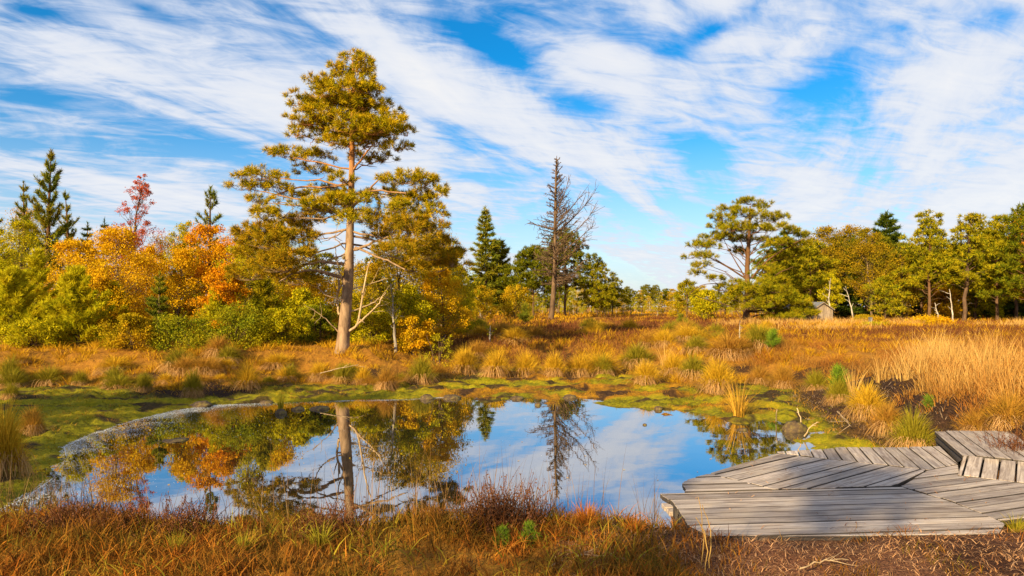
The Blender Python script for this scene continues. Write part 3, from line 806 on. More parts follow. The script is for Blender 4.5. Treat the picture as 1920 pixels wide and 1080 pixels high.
BL(590, 31, 520, 120, 'golden bush-like birch behind the lower trunk of the tall pine', 36, 'gold', 60, .1, 110, t0=.03)
BL(745, 27, 455, 190, 'olive-gold birch right behind the tall pine', 37, 'olive', 85, .09, 110, t0=.08)
BL(690, 31, 520, 120, 'leafy green-gold birch seen between the dead branches of the tall pine', 38, 'yellowgreen', 60, .1, 110, t0=.03)
BL(800, 30, 436, 180, 'tall olive birch right of the tall pine', 39, 'olive', 80, .1, 110, t0=.1)
BL(834, 26, 505, 110, 'low golden birch at the right end of the left wood', 40, 'gold', 55, .085, 90, t0=.05)
BL(742, 22.6, 520, 46, 'slim birch sapling with a crooked white stem right of the tall pine', 41, 'yellowgreen', 16, .075, 32, 'birch_sapling', bark='birchbark', t0=.4, r0=.05)
BL(440, 21.8, 575, 130, 'low green and yellow leafy shrub on the bank left of the tall pine', 42, 'greenleaf', 38, .075, 120, 'shrub', 'shrub', 'barkdark', 'dome', .05, 4, crad=.3)
BL(350, 21.6, 598, 140, 'green shrub with yellow leaves below the orange oak', 43, 'greenleaf', 38, .075, 120, 'shrub', 'shrub', 'barkdark', 'dome', .05, 4, crad=.3)
BL(520, 22.5, 580, 90, 'yellow-green shrub beside the foot of the tall pine', 44, 'yellowgreen', 50, .08, 100, 'shrub', 'shrub', 'barkdark', 'dome', .05, 4)
BL(250, 21.3, 590, 100, 'olive shrub under the golden birch at left', 45, 'olive', 55, .08, 100, 'shrub', 'shrub', 'barkdark', 'dome', .05, 4)
BL(70, 21.8, 600, 110, 'yellow-green shrub under the bright young pines', 46, 'yellowgreen', 55, .08, 100, 'shrub', 'shrub', 'barkdark', 'dome', .05, 4)
BL(600, 24, 570, 80, 'dark green shrub just left of the tall pine trunk', 461, 'greenleaf', 50, .08, 100, 'shrub', 'shrub', 'barkdark', 'dome', .05, 4)
BL(700, 24, 575, 90, 'golden green shrub behind the forked dead branch of the tall pine', 462, 'yellowgreen', 50, .08, 100, 'shrub', 'shrub', 'barkdark', 'dome', .05, 4)
BL(822, 20.5, 622, 62, 'small sparse yellow bush on the grass right of the tall pine', 47, 'yellowgreen', 26, .05, 26, 'shrub', 'shrub', 'barkdark', 'dome', .05, 5, r0=.015)
BL(775, 23, 590, 80, 'golden bush behind the small sparse yellow bush', 48, 'gold', 45, .08, 80, 'shrub', 'shrub', 'barkdark', 'dome', .05, 4)
BL(918, 27, 608, 24, 'tiny birch sapling with a pale broken stem in the golden grass', 49, 'yellowgreen', 8, .06, 16, 'birch_sapling', bark='birchbark', t0=.5, r0=.04)
BL(1386, 22, 598, 12, 'thin leafless birch sapling standing in the heather before the round pine', 50, 'olive', 5, .05, 5, 'birch_sapling', bark='birchbark', t0=.5, r0=.025)
BL(848, 40, 447, 70, 'slender pine-like dark tree at the right end of the left wood', 51, 'pine2', 55, .14, 80, 'alder', bark='barkdark', t0=.2)


def PG(px, Y, top, w, label, seed, mat='pine2', n_cl=26, t0=.4, lean=0.0, bark='bark2', name='pine', dens=.34, nl=.27, nw=.06, flat=.42, crad=.25, group=None, r0=None):
    h = hgt(px, top, Y)
    ms = pine_generic(h, wpx(w, Y), n_cl, nl, nw, 7, dens, M[mat], M[bark], t0, r0 or .013 * h, seed, lean, flat, crad)
    return plant(name, label, 'tree', ms, px, Y, group)


for px, Y, top, w, mt, sd, lb in [(15, 27, 470, 130, 'yellowgreen', 401, 'yellow-green birch just behind the bright young pine at the left edge'), (185, 24.5, 520, 110, 'gold', 402, 'low golden birch right behind the bushy young pine'),
                              (270, 29, 465, 120, 'gold', 403, 'golden birch to the left of the small dark pine'), (420, 24, 500, 110, 'orange', 404, 'low orange birch behind the dark green shrub'), (500, 33, 440, 130, 'yellowgreen', 405, 'tall green-gold tree behind the left boughs of the tall pine'),
                              (560, 25, 545, 100, 'yellowgreen', 406, 'bushy yellow-green birch in front of the golden ones left of the tall pine'), (660, 36, 500, 130, 'olive', 407, 'olive birch far behind the tall pine trunk'), (770, 24.5, 540, 110, 'yellowgreen', 408, 'leafy yellow-green birch at right of the slim birch sapling'),
                              (860, 33, 520, 80, 'yellowgreen', 409, 'green-gold birch at the right tip of the left wood'), (130, 25, 560, 120, 'yellowgreen', 410, 'yellow-green bush birch low behind the young pine'), (60, 40, 395, 130, 'olive', 411, 'olive crown behind the foot of the tall narrow pine'),
                              (310, 38, 445, 150, 'gold', 412, 'golden crown filling the gap left of the spindly pine'), (440, 38, 430, 130, 'orange', 413, 'orange crown right of the spindly pine')]:
    BL(px, Y, top, w, lb, sd, mt, 70, .095, 100, t0=.04)

# ---------------- middle distance
YP(912, 88, 392, 84, 'tall dark narrow spruce left of the dead tree', 60, 'pinetop', 10, 'spruce', .5, .10, 20, 6, .05, 'barkdark', .35, .7, (-.15, .35), .12)
YP(938, 92, 452, 84, 'shorter pointed pine touching the tall dark spruce on its right', 61, 'pine2', 9, 'pine', .5, .1, 16, 6, .2, 'barkdark', .35, .6, (0, .5), .15)
PG(1000, 86, 464, 104, 'dark broad pine just left of the dead tree', 62, 'pinedark', 42, .35)
PG(1060, 92, 430, 98, 'dark round pine standing behind the dead tree', 63, 'pinedark', 42, .35)
PG(1120, 92, 488, 66, 'conical pine right of the dead tree', 64, 'pine2', 40, .15)
PG(1148, 100, 520, 50, 'small pine right beside the conical pine', 641, 'pine2', 28, .2)
PG(866, 60, 500, 60, 'thin-stemmed pine left of the tall dark spruce', 65, 'pine2', 20, .3)
BL(965, 70, 535, 70, 'golden birch between the dark spruce and the dead tree', 66, 'olive', 45, .2, 70, t0=.05)
BL(905, 66, 535, 70, 'olive birch below the tall dark spruce', 67, 'olive', 45, .2, 70, t0=.05)
PG(1288, 68, 526, 46, 'small flat-topped pine left of the round-crowned pine', 68, 'pine2', 16, .35)
BL(1322, 66, 545, 62, 'low green-gold bush tree left of the round-crowned pine', 69, 'yellowgreen', 40, .2, 70, 'birch', t0=.05)
BL(1270, 80, 548, 40, 'small golden birch at the right side of the horizon gap', 70, 'olive', 26, .2, 60, t0=.05)

# ---------------- right wood
BL(1545, 70, 430, 100, 'golden olive birch, leftmost of the right wood', 71, 'olivebrown', 70, .2, 90, t0=.2)
BL(1600, 72, 424, 100, 'taller olive-gold birch next to the leftmost birch of the right wood', 72, 'olivebrown', 70, .2, 80, t0=.25)
BL(1635, 66, 430, 105, 'olive birch with a pale stem in the middle of the right wood', 73, 'olivebrown', 70, .19, 90, t0=.25)
YP(1662, 76, 400, 105, 'dark spruce tip rising between the birches of the right wood', 74, 'spruce', 13, 'spruce', .45, .1, 18, 6, .05, 'barkdark', .35, .7, (-.1, .4), .12)
BL(1558, 62, 515, 50, 'yellow-green birch with a thin white stem behind the hut', 75, 'yellowgreen', 45, .18, 70, t0=.25)
PG(1742, 62, 396, 100, 'tall pine with bare pinkish trunk in the right wood', 76, 'pine2', 38, .3, r0=.13)
PG(1806, 60, 400, 90, 'pine leaning right on a dark slanting trunk in the right wood', 77, 'pine2', 36, .33, .08, 'barkdark', r0=.17)
PG(1870, 62, 404, 105, 'dense green pine near the right edge of the picture', 78, 'pine2', 40, .25)
PG(1925, 58, 378, 110, 'tall dark pine cut by the right edge of the picture', 79, 'pinedark', 34, .2)
BL(1905, 66, 402, 80, 'orange-leaved tree behind the pines at the right edge', 80, 'orange', 60, .2, 80, 'oak', bark='barkdark', t0=.2)
BL(1690, 64, 480, 80, 'green-gold birch left of the tall bare-trunked pine', 81, 'olivebrown', 45, .2, 80, t0=.15)
PG(1480, 72, 470, 120, 'olive pine behind the right side of the round-crowned pine', 82, 'pine2', 30, .2)
PG(1520, 66, 450, 95, 'green pine between the round-crowned pine and the right wood', 83, 'pine2', 26, .25)
BL(1775, 70, 528, 80, 'yellow leafy tree between the two tall pines of the right wood', 84, 'gold', 50, .2, 90, t0=.1)
BL(1845, 72, 528, 80, 'yellow-green leafy tree behind the leaning pine', 85, 'yellowgreen', 50, .2, 90, t0=.1)
PG(1660, 60, 520, 70, 'low olive pine under the dark spruce tip', 86, 'pine2', 22, .15)
PG(1990, 60, 420, 110, 'green pine standing beyond the right edge', 861, 'pine2', 28, .25)
BL(1640, 46, 606, 62, 'leafy green and yellow bush in the russet grass before the right wood', 87, 'yellowgreen', 30, .11, 60, 'shrub', 'shrub', 'barkdark', 'dome', .05, 5)
BL(1750, 50, 597, 90, 'flat yellow-green bush at the edge of the right wood', 88, 'gold', 40, .13, 60, 'shrub', 'shrub', 'barkdark', 'dome', .05, 5)
BL(1625, 52, 592, 60, 'flat dark-gold bush at the edge of the right wood', 89, 'olive', 36, .13, 60, 'shrub', 'shrub', 'barkdark', 'dome', .05, 5)
for i, (px, Y, top, lean, lb) in enumerate([(1556, 58, 520, .0, 'thin white birch stem right of the hut'), (1603, 60, 535, -.25, 'forked pale dead stem in front of the dark pines'), (1790, 56, 540, -.15, 'crooked white birch stem left of the leaning pine'),
                                            (1762, 57, 565, -.25, 'short leaning white snag beside the tall bare-trunked pine'), (742, 33, 480, .1, 'grey bare stem behind the olive birch'), (902, 80, 552, -.12, 'pale slanting dead stem beneath the dark spruce')]):
    h = hgt(px, top, Y); b = TB(); tt = np.linspace(0, 1, 8)
    P = np.stack([lean * h * tt, 0 * tt, h * tt - .1], 1) + np.random.default_rng(i).normal(0, .012 * h, (8, 3))
    b.tube(P, np.linspace(.085, .02, 8) * Y / 60, 6)
    for j in range(4):
        k = 3 + j; b.tube(path([P[k], P[k] + np.array([rng.normal(0, .12) * h, rng.normal(0, .1) * h, .1 * h])], 4, .02), np.linspace(.03, .01, 4) * Y / 60, 4)
    X = (px - CX) / F * Y
    tag(obj('bare_birch', b.mesh('bare_birch', M['birchbark']), None, (X, Y, tz(X, Y))), lb, 'dead tree')

# ---------------- dead tree
def dead_tree():
    Y = 71.0; r = np.random.default_rng(77); k = Y / F
    pts = [(1032, 612), (1034, 590), (1037, 560), (1040, 500), (1041, 420), (1042, 350), (1043, 310), (1044, 292)]
    b = dp(*pts[0], Y); org = np.array([b[0], Y, tz(b[0], Y) - .1])
    T = np.array([dp(x, y, Y) for x, y in pts]) - org; T[0, 2] = -.2
    t = thing('dead_tree', 'tall leafless dead conifer with bare upswept branches standing alone on the moor', 'tree', org)
    tb = TB(); P = path(T, 26); R = np.interp(np.linspace(0, 1, 26), [0, .1, .3, .5, .75, 1], [.42, .31, .25, .19, .10, .022])
    tb.tube(P, R, 10); obj('trunk', tb.mesh('trunk', M['barkdead']), t)
    bb = TB()
    tip = P[-1, 2]

    def at(z): return np.array([np.interp(z, P[:, 2], P[:, 0]), np.interp(z, P[:, 2], P[:, 1]), z])
    def br(a, d, L, r0, upc):
        s = np.linspace(0, 1, 7)[:, None]
        Q = a + d * L * s + np.array([0, 0, 1]) * upc * L * s ** 2 + r.normal(0, .015 * L, (7, 3)) * s
        bb.tube(Q, np.linspace(r0, .018, 7), 5)
        for _ in range(int(9 + L * 4.5)):
            i = r.uniform(1.2, 6); q = Q[int(i)] + (Q[min(int(i) + 1, 6)] - Q[int(i)]) * (i % 1)
            e = q + nrm(d + r.normal(0, .75, 3) + np.array([0, 0, .15])) * L * r.uniform(.12, .34)
            bb.tube(path([q, e], 4, .03), np.linspace(.026, .016, 4), 3)
    for i in range(165):
        u = (i + r.random()) / 165
        z = tip * (.22 + .76 * u)
        a = r.random() * 2 * np.pi
        rt = math.cos(a)
        Lm = np.interp(u, [0, .15, .4, .7, 1], [2.2, 2.8, 2.3, 1.3, .4])
        L = Lm * (.55 + .5 * r.random()) * (1.0 + .10 * rt)
        el = (.28 + .35 * u + .12 * rt) if rt > -.2 else (.05 + .4 * u) * r.uniform(.2, 1.0)
        if u < .12: el = -.05
        d = np.array([math.cos(a) * math.cos(el), math.sin(a) * math.cos(el), math.sin(el)])
        br(at(z), d, L, .05 * (1.2 - .6 * u), .16 if rt > 0 else .05)
    for x0, y0, x1, y1 in [(1042, 405, 1060, 325), (1042, 440, 1112, 352), (1041, 470, 1108, 388), (1041, 480, 1112, 415), (1040, 510, 1098, 432), (1040, 540, 1096, 480), (1041, 420, 1094, 350), (1040, 520, 1000, 470), (1041, 430, 990, 415)]:
        a = dp(x0, y0, Y) - org; e = dp(x1, y1, Y + r.normal(0, .6)) - org
        L = np.linalg.norm(e - a); d = (e - a) / L
        L *= .88; br(a, nrm(d + np.array([.12 if x1 > 1042 else 0, 0, -.14])), L, .085, .14)
    obj('branches', bb.mesh('branches', M['barkdead']), t)


dead_tree()

# ---------------- far treeline: copies of small prototypes
def treeline():
    protos = []
    for s, (kind, mt) in enumerate([('p', 'far'), ('p', 'pinedark'), ('p', 'far'), ('b', 'olive'), ('b', 'yellowgreen'), ('s', 'spruce')]):
        if kind == 'p': ms = pine_generic(8, 4.6, 18, .32, .085, 8, .46, M[mt], M['bark2'], .3, .14, 300 + s, 0, .5, .27)
        elif kind == 'b': ms = broadleaf(8, 4.4, 40, .17, 120, M[mt], M['birchbark'], 'egg', .12, .09, 300 + s)
        else: ms = conifer(8, 1.9, 14, 6, lambda t: -.1 + .4 * t, .45, .12, 8, 9, M[mt], M['barkdark'], .7, .08, .1, 300 + s, .05, .35)
        protos.append((kind, ms))
    r = np.random.default_rng(9)
    items = []
    def row(x0, x1, n, Y0, Y1, t0, t1, lab, grp, ks):
        for i in range(n):
            px = x0 + (x1 - x0) * (i + .8 * r.random()) / n
            items.append((px, r.uniform(Y0, Y1), r.uniform(t0, t1), lab, grp, ks[r.integers(0, len(ks))]))
    row(1130, 1275, 28, 165, 210, 533, 552, 'small distant tree in the low treeline across the horizon gap', 'trees of the distant treeline in the gap', [0, 1, 0, 3])
    row(840, 1150, 42, 112, 150, 512, 552, 'distant tree in the row behind the dead tree', 'distant trees behind the dead tree', [0, 1, 2, 3, 4, 0])
    row(1262, 1480, 18, 90, 125, 535, 556, 'distant tree behind the round-crowned pine', 'distant trees behind the round-crowned pine', [0, 2, 3, 4, 0])
    row(1440, 1960, 34, 80, 100, 432, 480, 'dim tree deep in the right wood behind the front row', 'trees deep in the right wood', [0, 1, 1, 3, 5, 1])
    row(1470, 1960, 24, 70, 80, 425, 490, 'olive conifer closing the gaps of the right wood', 'trees closing the gaps of the right wood', [0, 2, 1, 2, 0, 5])
    row(1500, 1960, 22, 74, 82, 500, 545, 'low dark tree filling the shade of the right wood', 'low trees in the shade of the right wood', [1, 5, 1, 0])
    row(-120, 860, 22, 46, 60, 455, 505, 'tree standing deep in the left wood behind the front row', 'trees deep in the left wood', [0, 3, 4, 2, 3, 1])
    row(-120, 860, 16, 36, 42, 505, 540, 'low leafy tree filling the inside of the left wood', 'low trees inside the left wood', [3, 4, 0, 3, 4])
    row(800, 1150, 54, 105, 150, 550, 564, 'low leafy bush along the foot of the far trees behind the dead tree', 'bushes along the far edge of the plain', [3, 4])
    row(1130, 1500, 46, 90, 150, 551, 565, 'low leafy bush at the far edge of the plain, between dead tree and round-crowned pine', 'bushes between dead tree and round-crowned pine', [3, 4])
    names = {'p': 'pine', 'b': 'birch', 's': 'spruce'}
    first = {}
    for px, Y, top, lab, grp, k in items:
        X = (px - CX) / F * Y; z = tz(X, Y); h = H - (top - HZ) / F * Y - z
        kind, ms = protos[k]
        if k not in first:
            t = thing(names[kind], lab, 'tree', (X, Y, z - .1), grp, r.random() * 6); obj('trunk', ms[0], t); obj('crown', ms[1], t); first[k] = t
            t.scale = (h / 8,) * 3
        else:
            dup(first[k], (X, Y, z - .1), r.random() * 6.28, h / 8 * r.uniform(.9, 1.15), lab, grp, h / 8)
    return first


first = treeline()

# ------------------------------------------------------------------ hut, post
def boxes(bs):
    V = []; Q = []; G = []
    for (x0, y0, z0, x1, y1, z1) in bs:
        n = sum(len(v) for v in V)
        v = np.array([(x, y, z) for z in (z0, z1) for x, y in ((x0, y0), (x1, y0), (x1, y1), (x0, y1))], float)
        V.append(v); G.append(np.stack([v[:, 2] + random.random() * 50, v[:, 0], v[:, 1]], 1) if (z1 - z0) > max(x1 - x0, y1 - y0) else np.stack([v[:, 0] + random.random() * 50, v[:, 1], v[:, 2]], 1))
        Q.append(np.array([(3, 2, 1, 0), (4, 5, 6, 7), (0, 1, 5, 4), (1, 2, 6, 5), (2, 3, 7, 6), (3, 0, 4, 7)]) + n)
    return np.concatenate(V), np.concatenate(Q), np.concatenate(G)


def hut():
    Y = 57.5; px = 1514
    X = (px - CX) / F * Y; z = tz(X, Y)
    t = thing('hut', 'small weathered wooden hut half hidden behind the low branches of the round-crowned pine', 'hut', (X, Y, z), rz=math.radians(18))
    w, l, h = .95, 1.7, 1.15
    n = 11
    for s in (-1, 1):                                    # side walls of upright boards
        bs = []
        for i in range(n):
            y = -l + 2 * l * i / n
            bs.append((s * w - .02, y + .006, -.3, s * w + .02, y + 2 * l / n - .006, h))
        V, Q, G = boxes(bs)
        o = obj('wall', mesh('wall', V, [Q], M['hutwall'], attrs={'grain': G}), t)
    m = 8
    VV = []; QQ = []; GG = []; k = 0
    for yy in (-l, l):
        VV = []; QQ = []; GG = []; k = 0
        for i in range(m):
            x0 = -w + 2 * w * i / m + .006; x1 = -w + 2 * w * (i + 1) / m - .006
            za = h + (w - abs(x0)) * .55; zb = h + (w - abs(x1)) * .55
            v = np.array([(x0, yy - .02, -.3), (x1, yy - .02, -.3), (x1, yy + .02, -.3), (x0, yy + .02, -.3), (x0, yy - .02, za), (x1, yy - .02, zb), (x1, yy + .02, zb), (x0, yy + .02, za)])
            VV.append(v); QQ.append(np.array([(3, 2, 1, 0), (4, 5, 6, 7), (0, 1, 5, 4), (1, 2, 6, 5), (2, 3, 7, 6), (3, 0, 4, 7)]) + k); k += 8
            GG.append(np.stack([v[:, 2] + i * 7.3, v[:, 0], v[:, 1]], 1))
        obj('gable_wall', mesh('gable_wall', np.concatenate(VV), [np.concatenate(QQ)], M['hutwall'], attrs={'grain': np.concatenate(GG)}), t)
    e = .16
    for s in (-1, 1):
        a = np.array([(0, h + w * .55 + .05), (s * (w + e), h - e * .55 + .05)])
        v = []
        for yy in (-l - .15, l + .15):
            for (x, zz) in a: v += [(x, yy, zz), (x, yy, zz + .07)]
        v = np.array(v)
        q = np.array([(0, 2, 3, 1), (4, 5, 7, 6), (0, 4, 6, 2), (1, 3, 7, 5), (0, 1, 5, 4), (2, 6, 7, 3)])
        obj('roof_slope', mesh('roof_slope', v, [q], M['roofing'], attrs={'grain': v}), t)
        v2 = v * np.array([1, 0, 1]) + np.array([0, -l - .172, 0]) + (v[:, 1:2] > 0) * np.array([[0, .02, 0]]) + np.array([0, 0, -.02])
        obj('barge_board', mesh('barge_board', v2, [q], M['hutwall'], attrs={'grain': v2[:, [0, 2, 1]]}), t)
    for sx in (-1, 1):
        V, Q, G = boxes([(sx * (w + .025) - .05, -l - .045, -.3, sx * (w + .025) + .05, -l + .03 - .055, h)])
        obj('corner_post', mesh('corner_post', V, [Q], M['hutwall'], attrs={'grain': G}), t)


hut()
X, Y = gp(1632, 612, .8)
V, Q, G = boxes([(-.09, -.09, -.4, .09, .09, .55), (-.105, -.105, .5505, .105, .105, .62)])
tag(obj('marker_post', mesh('marker_post', V, [Q], M['roofing'], attrs={'grain': G}), None, (X, Y, tz(X, Y))), 'short grey marker post in the grass behind the leafy bush', 'post')

# ------------------------------------------------------------------ boardwalk
def plank_section(poly, ang, pw, gap, z, th, mat, name, parent, org, zf=None, cuts=True):
    """boards laid at an angle, each cut to the outline (given in world xy)"""
    P = np.array(poly); c, s = math.cos(ang), math.sin(ang)
    U = P[:, 0] * c + P[:, 1] * s; Vv = -P[:, 0] * s + P[:, 1] * c
    n = len(P); vs0, vs1 = Vv.min(), Vv.max()
    VV = []; faces = {}; G = []; cnt = 0
    k0 = math.floor(vs0 / pw)
    rr = np.random.default_rng(int(abs(ang) * 1000) + 3)

    def span(v):
        us = []
        for i in range(n):
            a, b = Vv[i], Vv[(i + 1) % n]
            if (a > v) != (b > v):
                us.append(U[i] + (v - a) / (b - a) * (U[(i + 1) % n] - U[i]))
        return (min(us), max(us)) if len(us) > 1 else None
    v = k0 * pw
    while v < vs1:
        a = max(v + gap / 2, vs0 + .004); b = min(v + pw - gap / 2, vs1 - .004)
        v += pw
        if b - a < .02: continue
        sm = [(q, span(q)) for q in np.linspace(a, b, 6)]
        sm = [(q, w) for q, w in sm if w and w[1] - w[0] > .01]
        if len(sm) < 2: continue
        j = rr.normal(0, .006, 2); dzp = rr.normal(0, .0025)
        out = [(w[0] + j[0], q) for q, w in sm] + [(w[1] + 0, q) for q, w in sm[::-1]]
        m = len(out)
        off = rr.random() * 60
        xy = np.array([(u * c - q * s, u * s + q * c) for u, q in out])
        zz = (zf(xy[:, 0], xy[:, 1]) if zf else np.full(m, z)) + dzp
        top = np.column_stack([xy, zz]); bot = np.column_stack([xy, zz - th])
        VV += [top, bot]
        g = np.array([(u + off, q + off * .37, 0) for u, q in out]); G += [g, g + np.array([0, 0, th])]
        faces.setdefault(m, []).append(np.arange(m) [::-1] + cnt); faces[m].append(np.arange(m) + cnt + m)
        i = np.arange(m); i2 = (i + 1) % m
        faces.setdefault(4, []).extend(np.stack([i + cnt, i2 + cnt, i2 + m + cnt, i + m + cnt], 1))
        cnt += 2 * m
    me = mesh(name, np.concatenate(VV) - org, [np.array(f) for f in faces.values()], mat, False, {'grain': np.concatenate(G)})
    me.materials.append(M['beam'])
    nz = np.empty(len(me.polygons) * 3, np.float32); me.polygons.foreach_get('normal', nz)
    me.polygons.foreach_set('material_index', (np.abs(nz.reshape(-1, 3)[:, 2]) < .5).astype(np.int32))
    o = obj(name, me, parent)
    bv = o.modifiers.new('edge', 'BEVEL'); bv.width = .004; bv.segments = 1; bv.limit_method = 'ANGLE'; bv.angle_limit = 1.0
    return o


DZ = .40
g = lambda *q: [gp(x, y, DZ) for x, y in q]
org = np.array([*gp(1600, 930, DZ), 0.0])
deck = thing('viewing_deck', 'low grey weathered wooden deck of mitred boards reaching over the pond edge', 'deck', org)
Bp = g((1236, 925), (1258, 938), (1268, 950), (1276, 965), (1284, 974), (1290, 985), (1330, 1005), (1600, 1004), (1872, 1000), (1884, 983), (1875, 977), (1785, 941), (1690, 912.5), (1450, 919.5))
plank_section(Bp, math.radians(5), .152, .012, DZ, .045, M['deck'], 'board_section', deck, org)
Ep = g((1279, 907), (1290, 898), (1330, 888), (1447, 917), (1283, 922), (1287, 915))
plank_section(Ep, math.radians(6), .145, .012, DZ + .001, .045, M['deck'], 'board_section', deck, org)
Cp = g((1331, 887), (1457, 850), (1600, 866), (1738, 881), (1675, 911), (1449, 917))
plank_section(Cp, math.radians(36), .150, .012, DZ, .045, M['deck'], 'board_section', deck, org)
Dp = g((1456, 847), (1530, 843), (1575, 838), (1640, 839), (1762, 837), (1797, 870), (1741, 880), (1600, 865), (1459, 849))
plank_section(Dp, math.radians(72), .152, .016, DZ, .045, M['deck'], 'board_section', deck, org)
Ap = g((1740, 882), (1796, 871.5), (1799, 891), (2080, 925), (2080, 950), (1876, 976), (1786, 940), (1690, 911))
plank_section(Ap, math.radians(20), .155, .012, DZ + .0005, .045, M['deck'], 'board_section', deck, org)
# supporting beams and posts below the boards
bt = TB()
for a, b in [((1300, 915), (1420, 1000)), ((1480, 860), (1640, 1000)), ((1620, 850), (1800, 985)), ((1350, 893), (1700, 905))]:
    A = np.array([*gp(*a, DZ), DZ - .11]); B = np.array([*gp(*b, DZ), DZ - .11])
    bt.tube(np.array([A, (A + B) / 2, B]) - org, [.06] * 3, 4)
obj('joist', bt.mesh('joist', M['beam']), deck)
for a in [(1300, 912), (1360, 893), (1470, 858), (1272, 938), (1292, 975), (1600, 850), (1730, 845)]:
    x, y = gp(*a, DZ)
    b = TB(); b.tube(np.array([(x, y, -.6), (x, y, -.1), (x, y, DZ - .05)]) - org, [.05] * 3, 8)
    obj('post', b.mesh('post', M['beam']), deck)
# the lower step under the left end of the front boards
x0, y0 = gp(1240, 943, .24); x1, y1 = gp(1272, 943, .24)
st = thing('lower_step', 'stack of short boards under the left end of the deck', 'step', (x0, y0, 0.0))
for k, (zz, dy, ln) in enumerate([(.24, 0, 1.0), (.24, -.16, 1.0), (.17, -.30, .95), (.10, -.44, .9)]):
    V, Q, G = boxes([(0.01 * k, dy - .14, zz - .045, ln, dy, zz)])
    o = obj('board', mesh('board', V, [Q], M['deck'], attrs={'grain': G}), st)
    bv = o.modifiers.new('edge', 'BEVEL'); bv.width = .005
b = TB(); b.tube([(.10, -.2, -.5), (.10, -.2, 0), (.10, -.2, .19)], [.05] * 3, 8); obj('post', b.mesh('post', M['beam']), st)
# the raised walkway and its ramp
RZ = .485
r4 = [gp(1752, 808, RZ), gp(1803, 852, RZ), gp(1965, 868, RZ), gp(1898, 808, RZ)]
wang = math.atan2(r4[0][1] - r4[1][1], r4[0][0] - r4[1][0])
org2 = np.array([*r4[1], 0.0])
walk = thing('raised_walkway', 'raised grey boardwalk with a short ramp joining the deck at the right edge', 'boardwalk', org2)
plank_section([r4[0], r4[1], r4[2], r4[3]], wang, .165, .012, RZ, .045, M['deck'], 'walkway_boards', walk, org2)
q4 = [gp(1795, 890, DZ + .012), gp(1806, 854, RZ), gp(2000, 874, RZ), gp(2010, 915, DZ + .012)]
a0 = np.array(q4[0]); a1 = np.array(q4[1]); dn = nrm(np.array([-(q4[2][1] - a1[1]), q4[2][0] - a1[0]])); tot = abs(np.dot(a1 - a0, dn))
zf = lambda x, y: RZ - (RZ - DZ - .012) * np.clip(np.abs((np.asarray(x) - a1[0]) * dn[0] + (np.asarray(y) - a1[1]) * dn[1]) / tot, 0, 1)
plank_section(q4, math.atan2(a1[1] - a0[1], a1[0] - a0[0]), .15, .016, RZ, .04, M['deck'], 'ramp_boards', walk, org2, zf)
bt = TB()
e = np.array([.06, .03])
A = np.array([*r4[0], RZ - .12]); B = np.array([*r4[1], RZ - .12])
bt.tube(np.array([A + [.07, -.02, 0], (A + B) / 2 + [.07, -.02, 0], B + [.07, 0.05, 0]]) - org2, [.075] * 3, 4)
obj('side_beam', bt.mesh('side_beam', M['beam']), walk)
for f in (.04, .93):
    p = A + (B - A) * f + np.array([.09, 0, 0]); b = TB()
    b.tube(np.array([(p[0], p[1], -.4), (p[0], p[1], .1), (p[0], p[1], RZ - .05)]) - org2, [.07] * 3, 8); obj('post', b.mesh('post', M['beam']), walk)


# ------------------------------------------------------------------ tussocks
def tussock_proto(seed, top, n1=950, n2=420, spread=1.0):
    r = np.random.default_rng(seed)
    a = r.random(n1) * 2 * np.pi; q = r.random(n1) ** .6
    lump = 1 + .25 * np.sin(a * 3 + seed) + .15 * np.sin(a * 5 + 2 * seed)
    rad = .26 * q * lump
    B = np.stack([rad * np.cos(a), rad * np.sin(a), .20 * (1 - q ** 2) + .02], 1)
    aa = a + r.normal(0, .45, n1)
    hgt_ = (.26 + .24 * r.random(n1)) * (1.05 - .25 * q)
    V1, F1 = blades(B, np.stack([np.cos(aa), np.sin(aa)], 1), hgt_, np.full(n1, .010), (.25 + 1.75 * q * (.45 + .7 * r.random(n1))) * spread, 4, r)
    # dead blades hanging round the foot
    n = n2; a = r.random(n) * 2 * np.pi; t = np.linspace(0, 1, 5)
    lump = 1 + .25 * np.sin(a * 3 + seed) + .15 * np.sin(a * 5 + 2 * seed)
    r0 = (.10 + .16 * r.random(n)) * lump; r1 = r0 + .12 + .26 * r.random(n) ** 1.6
    rr_ = r0[:, None] + (r1 - r0)[:, None] * (t ** .9)[None]
    zt = .07 + .13 * r.random(n)
    zz = zt[:, None] + .05 * np.sin(t * 3.1)[None] - (zt + .06)[:, None] * (t ** 1.7)[None]
    ang = a[:, None] + r.normal(0, .30, (n, 1)) * t
    C = np.stack([rr_ * np.cos(ang), rr_ * np.sin(ang), zz], -1)
    S = np.stack([-np.sin(a), np.cos(a), 0 * a], 1)[:, None] * .006 * (1.1 - .8 * t)[None, :, None]
    V2 = np.stack([C - S, C + S], 2).reshape(-1, 3)
    q0 = np.array([[2 * i, 2 * i + 1, 2 * i + 3, 2 * i + 2] for i in range(4)])
    F2 = (q0[None] + (np.arange(n) * 10)[:, None, None]).reshape(-1, 4)
    return mesh('blades', V1, F1, M[top]), mesh('skirt', V2, [F2], M['tskirt'])


TP = {k: [tussock_proto(500 + 10 * i + j, m, spread=s) for j in range(3)] for i, (k, m, s) in enumerate([('g', 'tgreen', .8), ('o', 'tgold', 1.0), ('r', 'trust', 1.0)])}
cnts = {}


